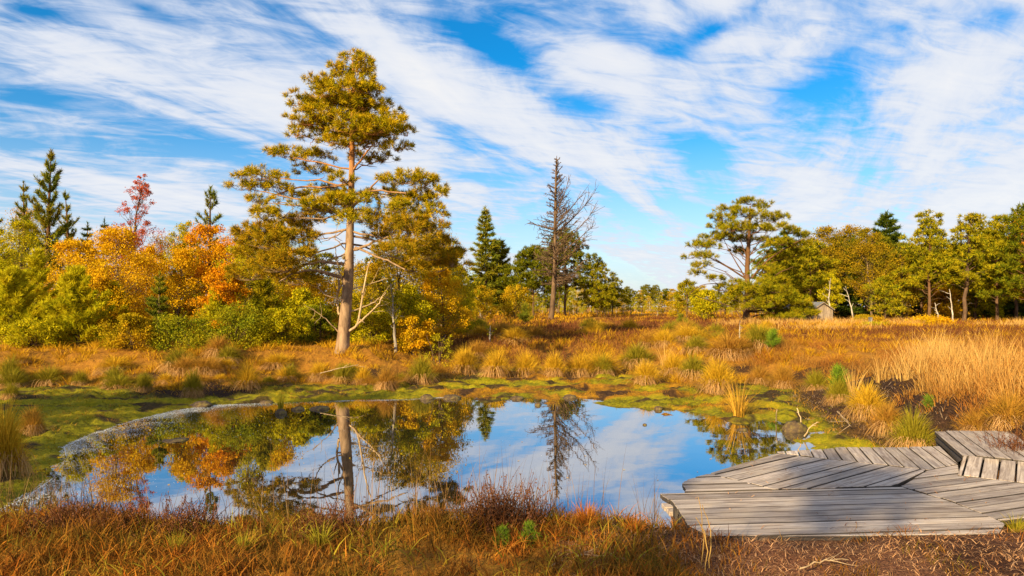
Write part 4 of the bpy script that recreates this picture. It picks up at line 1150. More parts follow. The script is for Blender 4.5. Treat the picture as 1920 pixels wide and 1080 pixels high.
def tussock(px, py, w, h, kind, label, group=None):
    z = .3
    for _ in range(6):
        X, Y = gp(px, py, z); z = .5 * z + .5 * (tz(X, Y))
    X, Y = gp(px, py, z)
    i = cnts[kind] = cnts.get(kind, 0) + 1
    b, s = TP[kind][i % 3]
    t = thing('tussock', label, 'grass tussock', (X, Y, tz(X, Y) - .03), group, random.random() * 6)
    sw = w * Y / F / 1.0; sh = h * Y / F / .50
    t.scale = (sw, sw, sh)
    obj('blades', b, t); obj('skirt', s, t)
    return t


TUS = [(20, 708, 62, 52, 'g', 'dark green domed tussock at the left edge of the far bank'), (92, 722, 80, 34, 'g', 'broad low green tussock, second from the left on the far bank'), (150, 722, 46, 28, 'g', 'small olive tussock between two broad green tussocks at left'),
       (215, 722, 62, 34, 'g', 'flat green tussock with pale skirt left of the peat hollow'), (270, 735, 42, 38, 'g', 'narrow tussock with long pale skirt at the left rim of the peat hollow'), (362, 742, 52, 50, 'g', 'pale-skirted green-topped tussock standing alone in the dark peat hollow'),
       (463, 727, 74, 50, 'o', 'large golden-green tussock left of the tall pine, pale skirt touching the moss'), (545, 711, 46, 32, 'g', 'bright green small tussock below and left of the tall pine'), (598, 713, 48, 32, 'o', 'golden tussock in the row below the tall pine, first from the left'),
       (642, 716, 48, 36, 'g', 'olive tussock straight below the tall pine trunk'), (682, 719, 46, 34, 'o', 'small gold tussock right of the one below the pine trunk'), (725, 727, 62, 46, 'r', 'russet-topped tussock with a long combed skirt right of the tall pine'),
       (790, 718, 74, 50, 'g', 'big dark green tussock at the corner of the bank right of the tall pine'), (410, 694, 66, 38, 'r', 'brown grassy mound above the peat hollow'), (872, 700, 70, 48, 'o', 'golden tussock, first on the sunny middle bank'),
       (930, 702, 70, 50, 'o', 'golden tussock, second on the sunny middle bank'), (985, 704, 66, 50, 'o', 'golden tussock in the centre of the sunny middle bank'), (1040, 704, 60, 44, 'o', 'low golden tussock left of the yellow-green one by the rivulet'),
       (1088, 702, 62, 44, 'o', 'wide golden tussock beside the yellow-green one by the rivulet'), (1130, 705, 54, 40, 'g', 'yellow-green tussock left of the rivulet'), (1212, 718, 72, 44, 'o', 'bright golden tussock right of the rivulet'),
       (1262, 696, 66, 40, 'o', 'golden tussock behind the bright one right of the rivulet'), (1300, 706, 72, 42, 'g', 'green-topped tussock with brown skirt between two golden ones'), (1345, 732, 84, 62, 'o', 'shaggy straw tussock leaning left behind the spiky rush clump'),
       (1467, 727, 66, 48, 'r', 'round russet tussock with olive heart on the right bank'), (1530, 730, 60, 40, 'g', 'small green tussock on the bare peat slope'), (1572, 750, 62, 44, 'g', 'olive tussock lower on the bare peat slope'), (1425, 702, 60, 36, 'r', 'brown tussock behind the round russet one'),
       (1625, 778, 92, 60, 'o', 'orange-tipped tussock, uppermost of the three stepping down to the deck'), (1662, 806, 84, 56, 'r', 'rust-orange tussock, middle one of the three stepping down to the deck'), (1712, 842, 108, 72, 'g', 'lush green tussock beside the far edge of the deck'),
       (1195, 684, 90, 40, 'g', 'dark green mound of grass in the hollow behind the rivulet'), (8, 885, 110, 125, 'o', 'big orange and green tussock cut by the left edge in the foreground moss'), (60, 812, 60, 52, 'r', 'brown tussock behind the big one at the left edge'),
       (20, 745, 40, 28, 'g', 'tiny tuft in the yellow moss at the left edge'), (1890, 800, 110, 70, 'r', 'russet tussock behind the raised walkway'), (1830, 812, 80, 44, 'r', 'low brown tussock beside the raised walkway'), (1390, 690, 60, 34, 'r', 'faded brown tussock in the shade behind the straw tussock')]
for a in TUS: tussock(*a)

# more tussocks on the bog behind, told apart by nothing
r = np.random.default_rng(31)
n = 0
while n < 46:
    px = r.uniform(860, 1500); Y = r.uniform(21, 42); X = (px - CX) / F * Y
    if X > 9 and Y < 22: continue
    k = 'oogr'[r.integers(0, 4)]
    i = r.integers(0, 3); b, s = TP[k][i]
    t = thing('tussock', 'grass tussock out on the sunlit bog between pond and dead tree', 'grass tussock', (X, Y, tz(X, Y) - .04), 'tussocks out on the bog', r.random() * 6)
    q = r.uniform(.8, 1.7); t.scale = (q, q, q * r.uniform(.7, 1.0))
    obj('blades', b, t); obj('skirt', s, t); n += 1


n = 0
while n < 34:
    px = r.uniform(20, 1120); Y = r.uniform(17.6, 20.3); X = (px - CX) / F * Y
    d_ = float(sdist(np.array([X]), np.array([Y]), FOOT)[0])
    if not .1 < d_ < 2.4: continue
    k = 'orgr'[r.integers(0, 4)]; b, s = TP[k][r.integers(0, 3)]
    t = thing('tussock', 'low grass tussock in the mixed grass of the far bank, behind the front row', 'grass tussock', (X, Y, tz(X, Y) - .05), 'low tussocks of the far bank', r.random() * 6)
    q = r.uniform(.5, 1.15); t.scale = (q * r.uniform(.9, 1.3), q, q * r.uniform(.6, 1.0))
    obj('blades', b, t); obj('skirt', s, t); n += 1


# spiky rush clumps
def rush(px, py, n, h, spread, mat, label, w=.012, z=.05, name='rush_clump'):
    X, Y = gp(px, py, z); r = np.random.default_rng(int(px))
    a = r.random(n) * 2 * np.pi; q = np.sqrt(r.random(n)) * .10 * h
    B = np.stack([q * np.cos(a), q * np.sin(a), 0 * a - .04], 1)
    V, Fc = blades(B, np.stack([np.cos(a), np.sin(a)], 1), h * (.6 + .5 * r.random(n)), np.full(n, w), spread * (.2 + r.random(n)), 5, r)
    return tag(obj(name, mesh(name, V, Fc, M[mat]), None, (X, Y, max(tz(X, Y), 0))), label, 'grass clump')


rush(1385, 778, 110, .95, .65, 'rushgold', 'spiky golden rush clump standing at the water edge', .011)
rush(527, 768, 60, .5, .35, 'tgreen', 'thin tuft of rushes growing from a clod in the pond', .01, 0)
for px, py, n_, h_, mt, lb in [(330, 1058, 120, .26, 'gsedge', 'yellow-green grass tuft at the bottom left of the near bank'), (600, 1046, 130, .30, 'gsedge', 'leafy green grass tuft on the near bank below the pine reflection'), (822, 1012, 120, .30, 'gfront', 'brown upright grass tuft beside the dull heather'),
                              (1100, 1012, 240, .30, 'gfire', 'fox-red grass tuft on the near bank, standing highest against the water'), (455, 1060, 110, .24, 'gsedge', 'green grass tuft at the bottom edge between two others'), (1190, 1020, 170, .22, 'gfire', 'low fox-red grass tuft left of the deck corner'),
                              (1905, 985, 150, .24, 'gsedge', 'olive grass tuft at the right end of the deck'), (1440, 1012, 40, .10, 'gfire', 'tiny orange tuft at the near edge of the deck'), (1700, 1004, 46, .16, 'gfire', 'thin orange tuft against the near edge of the deck at right')]:
    rush(px, py, n_, h_, .75, mt, lb, .006, .36, 'grass_tuft')
rush(1600, 745, 40, .9, .5, 'gstraw', 'few tall straw stalks rising from the orange-tipped tussock', .012, .3)
rush(1650, 745, 30, .8, .5, 'gstraw', 'sparse straw stalks behind the rust-orange tussock', .012, .3)
rush(1245, 690, 40, 1.1, .6, 'gstraw', 'tall arching straw stalks beside the rivulet', .014, .3)

# ------------------------------------------------------------------ grass and ground cover (uncountable)
def scatter(n, x0, x1, y0, y1, keep, seed):
    r = np.random.default_rng(seed)
    x = r.uniform(x0, x1, n); y = r.uniform(y0, y1, n)
    z, dpn, dft, near, right, rise = terrain(x, y, True, True)
    k = keep(x, y, z, dpn, dft, near, right, rise, r)
    return x[k], y[k], z[k], r


def stuff(name, V, Fc, mat, label, cat='grass'):
    o = obj(name, mesh(name, V, Fc, mat)); tag(o, label, cat, kind='stuff'); return o


def cov(x, y, s, f): return fbm(x * f, y * f, s)


# foreground rust grass on the near bank
x, y, z, r = scatter(120000, -7.5, 2.4, 3.2, 6.75, lambda x, y, z, dpn, dft, near, right, rise, r: (dpn > -.02) & (r.random(len(x)) < ss(1.55 - x + (cov(x, y, 1, 2.0) - .5) * 1.6, -.1, .9) * (1.75 * (cov(x, y, 2, 2.5) - .24))), 41)
n = len(x); a = r.random(n) * 2 * np.pi
cl_ = cov(x, y, 3, 1.7)
h = (.09 + .20 * r.random(n)) * (.25 + 1.35 * cl_) * (1 - .35 * ss(y, 5.3, 6.2))
V, Fc = blades(np.stack([x, y, z - .02], 1), np.stack([np.cos(a), np.sin(a)], 1), h,   .004 + .011 * r.random(n) ** 2, .25 + .9 * r.random(n), 3, r)
stuff('bank_grass', V, Fc, M['gfront'], 'rust and green grass along the near bank of the pond')
x, y, z, r = scatter(4500, -7, 1.6, 3.2, 6.6, lambda x, y, z, dpn, dft, near, right, rise, r: (dpn > .05) & (r.random(len(x)) < ss(1.4 - x, -.1, .9)) & (cov(x, y, 5, 1.9) > .5), 412)
n = len(x); a = r.random(n) * 2 * np.pi
V, Fc = blades(np.stack([x, y, z - .02], 1), np.stack([np.cos(a), np.sin(a)], 1), .12 + .18 * r.random(n), .007 + .008 * r.random(n), .3 + 1.2 * r.random(n), 4, r)
stuff('sedge', V, Fc, M['gsedge'], 'broader yellow-green sedge blades among the rust grass of the near bank')
x, y, z, r = scatter(26000, -7, 1.8, 3.2, 6.6, lambda x, y, z, dpn, dft, near, right, rise, r: (dpn > .0) & (r.random(len(x)) < ss(1.7 - x, -.1, .9)) & (cov(x, y, 6, 1.1) > .47), 413)
n = len(x); a = r.random(n) * 2 * np.pi
V, Fc = blades(np.stack([x, y, z - .02], 1), np.stack([np.cos(a), np.sin(a)], 1), .10 + .17 * r.random(n), .005 + .006 * r.random(n), .5 + 1.4 * r.random(n), 4, r)
stuff('fire_grass', V, Fc, M['gfire'], 'bright orange withered grass in drifts on the near bank')
# taller thin stems sticking up over the water
x, y, z, r = scatter(1500, -6, 1.3, 5.5, 6.7, lambda x, y, z, dpn, dft, near, right, rise, r: (dpn > -.1) & (cov(x, y, 4, 1.3) > .45), 42)
n = len(x); a = r.random(n) * 2 * np.pi
V, Fc = blades(np.stack([x, y, z - .02], 1), np.stack([np.cos(a), np.sin(a)], 1), .35 + .35 * r.random(n), np.full(n, .005), .1 + .4 * r.random(n), 4, r)
stuff('reed_stems', V, Fc, M['reed'], 'thin brown grass stems standing up against the water')
n = 170; x = np.random.default_rng(4).normal(-.8, .75, n); y = np.random.default_rng(5).normal(6.9, .25, n); r = np.random.default_rng(6)
a = r.random(n) * 2 * np.pi
V, Fc = blades(np.stack([x, y, np.zeros(n) - .02], 1), np.stack([np.cos(a), np.sin(a)], 1), .5 + .55 * r.random(n), np.full(n, .006), .05 + .3 * r.random(n), 5, r)
stuff('water_reeds', V, Fc, M['reed'], 'sparse slender reeds in the shallow water at the near bank')

# litter on the bare soil
x, y, z, r = scatter(30000, .3, 6.5, 3.2, 5.7, lambda x, y, z, dpn, dft, near, right, rise, r: (dpn > .1) & (r.random(len(x)) < .35 + .9 * (cov(x, y, 5, 2.2) - .35)), 43)
n = len(x); a = r.random(n) * 2 * np.pi
V, Fc = blades(np.stack([x, y, z + .004], 1), np.stack([np.cos(a), np.sin(a)], 1),   .03 + .09 * r.random(n) ** 2, .003 + .005 * r.random(n), 1.5 + .9 * r.random(n), 3, r)
stuff('soil_litter', V, Fc, M['litter'], 'dry needles and grass litter scattered over the bare soil', 'litter')
# sparse tufts on the soil and along the deck edge
x, y, z, r = scatter(9000, 1.0, 6.5, 3.4, 5.75, lambda x, y, z, dpn, dft, near, right, rise, r: (cov(x, y, 6, 2.6) > .60) | ((y > 5.25) & (cov(x, y, 6, 3) > .5) & (r.random(len(x)) < .5)), 44)
n = len(x); a = r.random(n) * 2 * np.pi
V, Fc = blades(np.stack([x, y, z - .01], 1), np.stack([np.cos(a), np.sin(a)], 1), .05 + .11 * r.random(n), .004 + .003 * r.random(n), .4 + .9 * r.random(n), 3, r)
stuff('soil_grass', V, Fc, M['gfront'], 'sparse rusty grass blades on the bare soil before the deck')

# moss cover on the flats
x, y, z, r = scatter(300000, -15, 7, 6.8, 20.5, lambda x, y, z, dpn, dft, near, right, rise, r: (dpn > -.12) & (dft < .35) & (r.random(len(x)) < 1.5 * (cov(x, y, 7, 1.5) - .32)) & (z > .0) & (fbm(x * 1.7, y * 2.4, 3, 4) < .60) & (np.abs(x / y) < .85), 45)
n = len(x); a = r.random(n) * 2 * np.pi
ru = RUSTY(x, y) > r.random(n)
hh_ = (.02 + .08 * r.random(n) ** 2.5); ww_ = .008 + .012 * r.random(n); bb_ = .6 + 1.2 * r.random(n)
for sel, mt, lb in ((~ru, 'moss', 'yellow-green bog moss covering the wet flats round the pond'), (ru, 'rustmoss', 'rust-brown bog moss on the flats at the far side of the pond')):
    V, Fc = blades(np.stack([x, y, z - .012], 1)[sel], np.stack([np.cos(a), np.sin(a)], 1)[sel], hh_[sel], ww_[sel], bb_[sel], 2, r)
    stuff('bog_moss', V, Fc, M[mt], lb, 'moss')

def HPATCH(x, y): return ss(x / y, .02, .10) * (1 - ss(x / y, .36, .46)) * ss(y, 30, 36) * (1 - ss(y, 52, 62)) * ss(fbm(x * .2, y * .12, 2), .36, .5)


# golden moor grass over the far bank and plain, growing in tufts
def tuftgrass(ncl, per, y0, y1, u0, u1, w, hh, rad, seed, keep, bend=(.3, 1.0), seg=3, pw=.8, bank=True):
    r = np.random.default_rng(seed)
    Y = y0 + (y1 - y0) * r.random(ncl) ** pw; X = r.uniform(u0, u1, ncl) * Y
    zz, dpn, dft, near, right, rise = terrain(X, Y, True, True)
    kp = keep(X, Y, dft, right, r)
    X, Y = X[kp], Y[kp]; k = len(X)
    sc = r.uniform(.55, 1.35, k)
    a = r.random((k, per)) * 2 * np.pi; q = r.random((k, per)) ** .6
    x = (X[:, None] + np.cos(a) * q * rad * sc[:, None]).ravel(); y = (Y[:, None] + np.sin(a) * q * rad * sc[:, None]).ravel()
    a = a.ravel(); q = q.ravel(); n = len(x)
    z, dpn, dft, *_ = terrain(x, y, True, True)
    h = hh * np.repeat(sc, per) * (.5 + .6 * r.random(n))
    aa = a + r.normal(0, .6, n)
    kp = (dft > .05) | (not bank)
    return blades(np.stack([x, y, z - .03], 1)[kp], np.stack([np.cos(aa), np.sin(aa)], 1)[kp], h[kp], (w * (.7 + .7 * r.random(n)))[kp], (bend[0] + bend[1] * q * (.4 + r.random(n)))[kp], seg, r)


for k, (ncl, per, y0, y1, w, hh, rad, s) in enumerate([(1500, 70, 15, 30, .013, .36, .22, 46), (2300, 40, 28, 60, .030, .46, .38, 47), (2600, 24, 55, 150, .085, .6, .9, 48)]):
    V, Fc = tuftgrass(ncl, per, y0, y1, -.82, .82, w, hh, rad, s, lambda X, Y, dft, right, r: (dft > .25) & (r.random(len(X)) < .45 + 1.3 * (cov(X, Y, 1, .35) - .3)) & (HPATCH(X, Y) < .5) & ~((right > .25) & (Y < 19) & (r.random(len(X)) < .8)))
    stuff('moor_grass', V, Fc, M['gmoor'], ['golden moor grass on the banks near the pond', 'golden moor grass between the pond bank and the dead tree', 'golden moor grass out to the far edge of the woods'][k])

V, Fc = tuftgrass(2600, 14, 7.5, 18, -.8, .48, .006, .12, .05, 59, lambda X, Y, dft, right, r: (dft < .2) & (terrain(X, Y) > .02) & (cov(X, Y, 2, .9) > .45), (.2, .9), 3, 1.0, False)
stuff('bog_grass', V, Fc, M['trust'], 'short brown grass sprouting through the bog moss')
# heather drifts
for k, (n, y0, y1, w, hh, s) in enumerate([(70000, 16, 40, .02, .36, 51), (40000, 38, 95, .05, .42, 52)]):
    r = np.random.default_rng(s)
    Y = y0 + (y1 - y0) * r.random(n) ** .8; X = r.uniform(-.2, .8, n) * Y
    zz, dpn, dft, near, right, rise = terrain(X, Y, True, True)
    c = fbm(X * .16, Y * .30, 5)
    kp = (dft > .4) & ((c > .50) | (HPATCH(X, Y) > .35))
    X, Y, zz, c = X[kp], Y[kp], zz[kp], c[kp]; n = len(X); a = r.random(n) * 2 * np.pi
    V, Fc = blades(np.stack([X, Y, zz - .03], 1), np.stack([np.cos(a), np.sin(a)], 1), hh * (.6 + .7 * r.random(n)), w * (.7 + .7 * r.random(n)), .2 + .5 * r.random(n), 2, r)
    stuff('heather_cover', V, Fc, M['heather'], ['dark faded heather in drifts behind the pond', 'dark faded heather in drifts beyond the dead tree'][k], 'heather')

V, Fc = tuftgrass(1100, 30, 34, 60, .30, .82, .03, .62, .5, 58, lambda X, Y, dft, right, r: cov(X, Y, 6, .12) > .52, (.1, .7), 3, 1.0)
stuff('pale_grass', V, Fc, M['gstraw'], 'pale straw grass in front of the right wood')
# right bank: russet grass and tall straw
V, Fc = tuftgrass(900, 80, 9, 24, .34, .85, .010, .36, .26, 55, lambda X, Y, dft, right, r: (dft > 1.25) & (r.random(len(X)) < .35 + 1.4 * (cov(X, Y, 2, .6) - .3)), (.35, 1.0), 3, 1.0)
stuff('russet_grass', V, Fc, M['grust'], 'russet grass covering the right bank above the peat slope')
V, Fc = tuftgrass(330, 44, 9.5, 16, .52, .86, .008, .80, .22, 56, lambda X, Y, dft, right, r: (dft > 1.55) & (cov(X, Y, 3, .9) > .47), (.08, .6), 4, 1.0)
stuff('straw_grass', V, Fc, M['gstraw'], 'tall pale straw grass on the right bank')

# dead brown grass hanging over the peat slope and left banks
r = np.random.default_rng(57); n = 60000
X = r.uniform(-16, 12, n); Y = r.uniform(8.5, 24, n)
zz, dpn, dft, near, right, rise = terrain(X, Y, True, True)
kp = (dft > -.5) & (r.random(n) < ss(dft, -.6, .5)) & (dft < 3.2) & ~((right > .2) & (dft > .2) & (dft < 1.6) & (r.random(n) < .8)) & (np.abs(X / Y) < .8) & (r.random(n) < .55)
X, Y, zz = X[kp], Y[kp], zz[kp]; n = len(X); a = r.random(n) * 2 * np.pi
V, Fc = blades(np.stack([X, Y, zz - .01], 1), np.stack([np.cos(a), np.sin(a)], 1), .10 + .16 * r.random(n), .009 + .006 * r.random(n), .9 + 1.0 * r.random(n), 3, r)
stuff('dead_grass', V, Fc, M['trust'], 'dead brown grass lying on the pond banks')

r = np.random.default_rng(60); n = 26000
X = r.uniform(2, 11, n); Y = r.uniform(8.5, 16, n)
zz, dpn, dft, near, right, rise = terrain(X, Y, True, True)
kp = (right > .15) & (dft > -.1) & (dft < 2.4) & (r.random(n) < 1.6 * (cov(X, Y, 4, 1.6) - .25))
X, Y, zz = X[kp], Y[kp], zz[kp]; n = len(X); a = r.random(n) * 2 * np.pi
V, Fc = blades(np.stack([X, Y, zz + .005], 1), np.stack([np.cos(a), np.sin(a)], 1), .06 + .16 * r.random(n), .005 + .006 * r.random(n), 1.3 + .7 * r.random(n), 3, r)
stuff('slope_litter', V, Fc, M['slopelitter'], 'grey-brown dead heather and grass strewn over the peat slope', 'litter')

# scum and floating plant flecks at the margin of the water
r = np.random.default_rng(61)
arc = np.array(POND[:13]); sg = np.diff(arc, axis=0); ll = np.linalg.norm(sg, axis=1); cum = np.concatenate([[0], np.cumsum(ll)])
n = 110000; t = r.random(n) * cum[-1]; i = np.clip(np.searchsorted(cum, t) - 1, 0, len(sg) - 1)
nr = np.stack([sg[:, 1], -sg[:, 0]], 1) / ll[:, None]
brk = np.clip(1.6 * (cov(t * 1.1, t * 0 + 5, 6, 1.0) - .22), 0, 1) * (1 - .75 * ss(t / cum[-1], .42, .75))
wd = (.10 + .55 * cov(t * .7, t * 0, 3, 1.0)) * (1 - .75 * ss(t / cum[-1], .45, .9))
off = np.where(r.random(n) < .85, np.abs(r.normal(0, 1, n)) * wd - .08, r.exponential(1.2, n) * (r.random(n) < .3))
p = arc[i] + sg[i] * ((t - cum[i]) / ll[i])[:, None] + nr[i] * off[:, None]
X, Y = p[:, 0], p[:, 1]
kp = (r.random(n) < (.25 + 1.2 * (cov(X, Y, 4, 2.5) - .28)) * np.maximum(brk, .12)) & (Y > 6.6)
X, Y = X[kp], Y[kp]; n = len(X); a = r.random(n) * 2 * np.pi; s = .004 + .009 * r.random(n) ** 2
c_, s_ = np.cos(a) * s, np.sin(a) * s; zz = .004 + .002 * r.random(n)
V = np.stack([np.stack([X + c_, Y + s_, zz], 1), np.stack([X - s_ * .6, Y + c_ * .6, zz], 1), np.stack([X - c_, Y - s_, zz], 1), np.stack([X + s_ * .6, Y - c_ * .6, zz], 1)], 1).reshape(-1, 3)
stuff('pond_scum', V, [np.arange(4 * n).reshape(-1, 4)], M['scum'], 'pale flecks of scum floating along the pond margin', 'scum')


# fallen leaves on water and deck
r = np.random.default_rng(63); n = 90
p = np.stack([r.uniform(-6, 3, n), r.uniform(7, 16, n)], 1); p = p[sdist(p[:, 0], p[:, 1], POND) < -.2]; n = len(p)
a = r.random(n) * 6.28; s_l = r.uniform(.012, .026, n)
ux = np.stack([np.cos(a), np.sin(a), 0 * a], 1) * s_l[:, None]; uy = np.stack([-np.sin(a), np.cos(a), 0 * a], 1) * s_l[:, None] * .6
c = np.column_stack([p, np.full(n, .006)])
stuff('floating_leaves', np.stack([c - ux, c + uy, c + ux + [0, 0, .004], c - uy], 1).reshape(-1, 3), [np.arange(4 * n).reshape(-1, 4)], M['gold'], 'few fallen yellow leaves floating on the pond', 'leaves')
n = 170; dx = r.uniform(1.3, 5.5, n); dy = r.uniform(5.5, 8.4, n); dk = np.minimum(sdist(dx, dy, Bp), np.minimum(sdist(dx, dy, Cp), sdist(dx, dy, Ap)))
kp = dk < -.03; dx, dy = dx[kp], dy[kp]; n = len(dx); a = r.random(n) * 6.28
V, Fc = blades(np.stack([dx, dy, np.full(n, DZ + .006)], 1), np.stack([np.cos(a), np.sin(a)], 1), .02 + .05 * r.random(n), .004 + .006 * r.random(n), np.full(n, 1.9), 2, r)
stuff('deck_litter', V, Fc, M['litter'], 'dry blades and leaf bits blown onto the deck', 'litter')

# ------------------------------------------------------------------ small things
def clod(px, py, w, h, label, seed, z=0.0):
    X, Y = gp(px, py, z); r = np.random.default_rng(seed)
    n, m = 14, 7
    th = np.linspace(0, 2 * np.pi, n, endpoint=False); ph = np.linspace(-.35, np.pi / 2, m)
    V = []
    for p in ph:
        for t in th: V.append((math.cos(p) * math.cos(t), math.cos(p) * math.sin(t), math.sin(p)))
    V = np.array(V); f = 1 + .7 * (fbm(V[:, 0] * 2 + seed, V[:, 1] * 2 + V[:, 2] * 2, 2) - .5) + r.normal(0, .05, len(V))
    V = V * f[:, None] * np.array([w * Y / F / 2, w * Y / F / 2.4, h * .75 * Y / F])
    Q = [[i * n + j, i * n + (j + 1) % n, (i + 1) * n + (j + 1) % n, (i + 1) * n + j] for i in range(m - 1) for j in range(n)]
    return tag(obj('peat_clod', mesh('peat_clod', V, [np.array(Q)], M['clod'], True), None, (X, Y, max(0, tz(X, Y)))), label, 'clod')


for i, (px, py, w, h, lb) in enumerate([(378, 762, 42, 12, 'brown peat clod at the left end of the far waterline'), (527, 776, 24, 12, 'dark clod carrying the thin tuft of rushes'), (500, 756, 24, 8, 'small clod left of the rush tuft'), (558, 768, 24, 8, 'flat dark clod right of the rush tuft'),
                                        (600, 767, 40, 8, 'long dark clod in the water left of the pine reflection'), (800, 748, 28, 11, 'mossy clod at the far waterline right of the pine reflection'), (848, 747, 36, 9, 'dark clod at the tip of the moss spit'),
                                        (970, 748, 26, 7, 'dark clod where the far bank meets open water'), (1008, 760, 12, 7, 'tiny clod in the water above the dead-tree reflection'), (1068, 746, 26, 8, 'flat clod by the mouth of the rivulet'), (1234, 768, 16, 9, 'round clod on the moss edge, right side of the pond'),
                                        (1209, 797, 8, 4, 'tiny dark clod alone on the open water'), (1490, 808, 46, 26, 'large dark peat clod beside the deck end of the pond'), (1392, 806, 20, 5, 'thin dark clod below the rush clump'), (330, 826, 50, 4, 'dark flat mud patch in the left part of the pond'),
                                        (540, 737, 0, 0, '')]):
    if w: clod(px, py, w, h, lb, 70 + i)


def stick(name, pts, r0, r1, label, mat='twigdead', cat='branch', twigs=3, seed=0):
    b = TB(); P = path(pts, 10, .004); o = P[0].copy(); r = np.random.default_rng(seed)
    b.tube(P - o, np.linspace(r0, r1, 10), 6)
    L = np.linalg.norm(P[-1] - P[0])
    for _ in range(twigs):
        i = r.integers(3, 9); b.tube(path([P[i] - o, P[i] - o + (P[-1] - P[0]) * .25 + r.normal(0, .12 * L, 3)], 4, .004), np.linspace(r1 * 1.2, r1 * .4, 4), 4)
    return tag(obj(name, b.mesh(name, M[mat]), None, o), label, cat)


def q3(px, py, z): return np.array([*gp(px, py, z), z])


stick('dead_branch', [q3(1508, 818, .05), dp(1520, 800, 11.2), dp(1534, 791, 11.3)], .012, .006, 'forked grey dead branch sticking out by the large peat clod', seed=1)
stick('dead_branch', [q3(1500, 805, .05), dp(1502, 790, 12), dp(1495, 766, 12.1)], .012, .008, 'upright broken stick behind the large peat clod', twigs=1, seed=2)
stick('dead_branch', [q3(1455, 790, .03), dp(1456, 775, 12.6), dp(1457, 768, 12.6)], .010, .006, 'short upright stick at the water edge left of the large clod', twigs=0, seed=3)
stick('dead_branch', [q3(1570, 772, .2), q3(1585, 786, .2), q3(1596, 800, .22)], .012, .006, 'bent grey twig lying on the moss below the olive tussock', seed=4)
stick('dead_branch', [q3(1030, 1062, .47), q3(1100, 1040, .49), q3(1180, 1050, .47)], .008, .004, 'thin bare twig lying in the foreground grass', seed=5)
stick('dead_branch', [q3(1500, 1066, .47), q3(1540, 1052, .49), q3(1590, 1050, .48)], .006, .003, 'pale root lying on the bare soil', seed=6)
stick('dead_branch', [q3(600, 700, .5), q3(640, 690, .62), q3(672, 683, .7)], .016, .007, 'grey dead branch lying on the bank under the tall pine', seed=7)
for i, (px, py) in enumerate([(1315, 1060), (1330, 1065), (1322, 1075)]):
    p = q3(px, py, .45)
    stick('dry_stalk', [p, p + [.01, 0, .22], p + [-.02 - .02 * i, .02, .46 - .05 * i]], .004, .002, ['tall dry stalk left of the bare soil', 'leaning dry stalk at the corner of the bare soil', 'shortest dry stalk at the corner of the bare soil'][i], 'gstraw', 'stalk', 0, i)


def seedling(px, py, z, h, label, mat='seedling', seed=1, dens=150):
    X, Y = gp(px, py, z)
    ms = conifer(h, h * .5, 5, 5, lambda t: .5 + .5 * t, h * .26, h * .018 + .001, 9, dens / h * .13, M[mat], M['barkdark'], .5, .1, .006 + .01 * h, seed, .6, .25, .2)
    t = thing('pine_seedling', label, 'seedling', (X, Y, tz(X, Y) - .01)); obj('trunk', ms[0], t); obj('crown', ms[1], t)


seedling(943, 1040, .42, .15, 'bright green pine seedling in the foreground grass under the heather, left one', seed=1)
seedling(992, 1036, .42, .17, 'bright green pine seedling in the foreground grass, right one', seed=2)
seedling(1448, 664, .75, .55, 'small bright green pine on the bog before the round-crowned pine', seed=3)
seedling(1572, 700, .75, .5, 'small green pine in the russet grass above the peat slope', seed=4)
seedling(1742, 765, .55, .22, 'round green pine seedling on the dark peat slope', seed=5)
seedling(1276, 620, .8, .8, 'tiny dark green pine out on the heath left of the round-crowned pine', 'pinetop', 6)
seedling(985, 615, .8, 1.2, 'small dark conifer in the heath left of the dead tree', 'pinetop', 7)


def heather(px, py, z, h, label, seed, n=170):
    X, Y = gp(px, py, z); r = np.random.default_rng(seed); tb = TB(); C = []
    for i in range(n):
        a = r.random() * 6.28; e = r.uniform(.6, 1.4); L = h * r.uniform(.6, 1.1)
        d = np.array([math.cos(a) * math.cos(e), math.sin(a) * math.cos(e), math.sin(e)])
        L *= r.uniform(.55, 1.1); q = np.array([np.clip(r.normal(0, .12), -.2, .2), r.normal(0, .12), 0.0])
        P = path([q, q + d * L * .5 + r.normal(0, .03, 3), q + d * L + np.array([0, 0, .10 * L])], 6)
        tb.tube(P, np.linspace(.004, .0015, 6), 3)
        k = 12; s = r.uniform(.4, 1.0, k); C.append(P[0] + (P[-1] - P[0]) * s[:, None] + r.normal(0, .008, (k, 3)))
    t = thing('heather_bush', label, 'heather', (X, Y, tz(X, Y) - .02))
    obj('stems', tb.mesh('stems', M['heather']), t)
    V, f = leafs(np.concatenate(C), .015, r, 0); obj('flowers', mesh('flowers', V, [f], M['heatherbloom']), t)


heather(962, 1003, .40, .42, 'reddish faded heather bush on the near bank at the middle of the picture', 1)
heather(905, 1000, .40, .36, 'dull purple-brown heather left of the reddish heather bush', 2)
heather(345, 1010, .38, .30, 'dark heather clump on the near bank at left', 3)
heather(120, 1010, .38, .24, 'brown-purple heather at the far left of the near bank', 4)
heather(620, 1010, .40, .34, 'dark brown heather in front of the pine reflection', 5)
heather(1900, 830, .55, .5, 'brown heather bush beside the raised walkway', 6)
heather(210, 1015, .38, .22, 'small dull heather between the two left heather clumps', 7)

# pale stones on soil
clod(1350, 1028, 9, 4, 'small pale pebble on the bare soil', 90, .45).data.materials[0] = M['twigdead']

# ------------------------------------------------------------------ trees behind the photographer (they shade the near bank)
SHADE = [(-17.5, -5.5, 9.5), (-8.6, -9.5, 8.5), (-23, -6, 11.0)]
for i, (X, Y, hh) in enumerate(SHADE):
    o = first[[0, 4, 2][i]]
    dup(o, (X, Y, tz(X, Y) - .1), i * 1.3, hh / 8 * .95, 'tree standing behind the viewer that shades the near bank', 'trees behind the viewer', hh / 8)

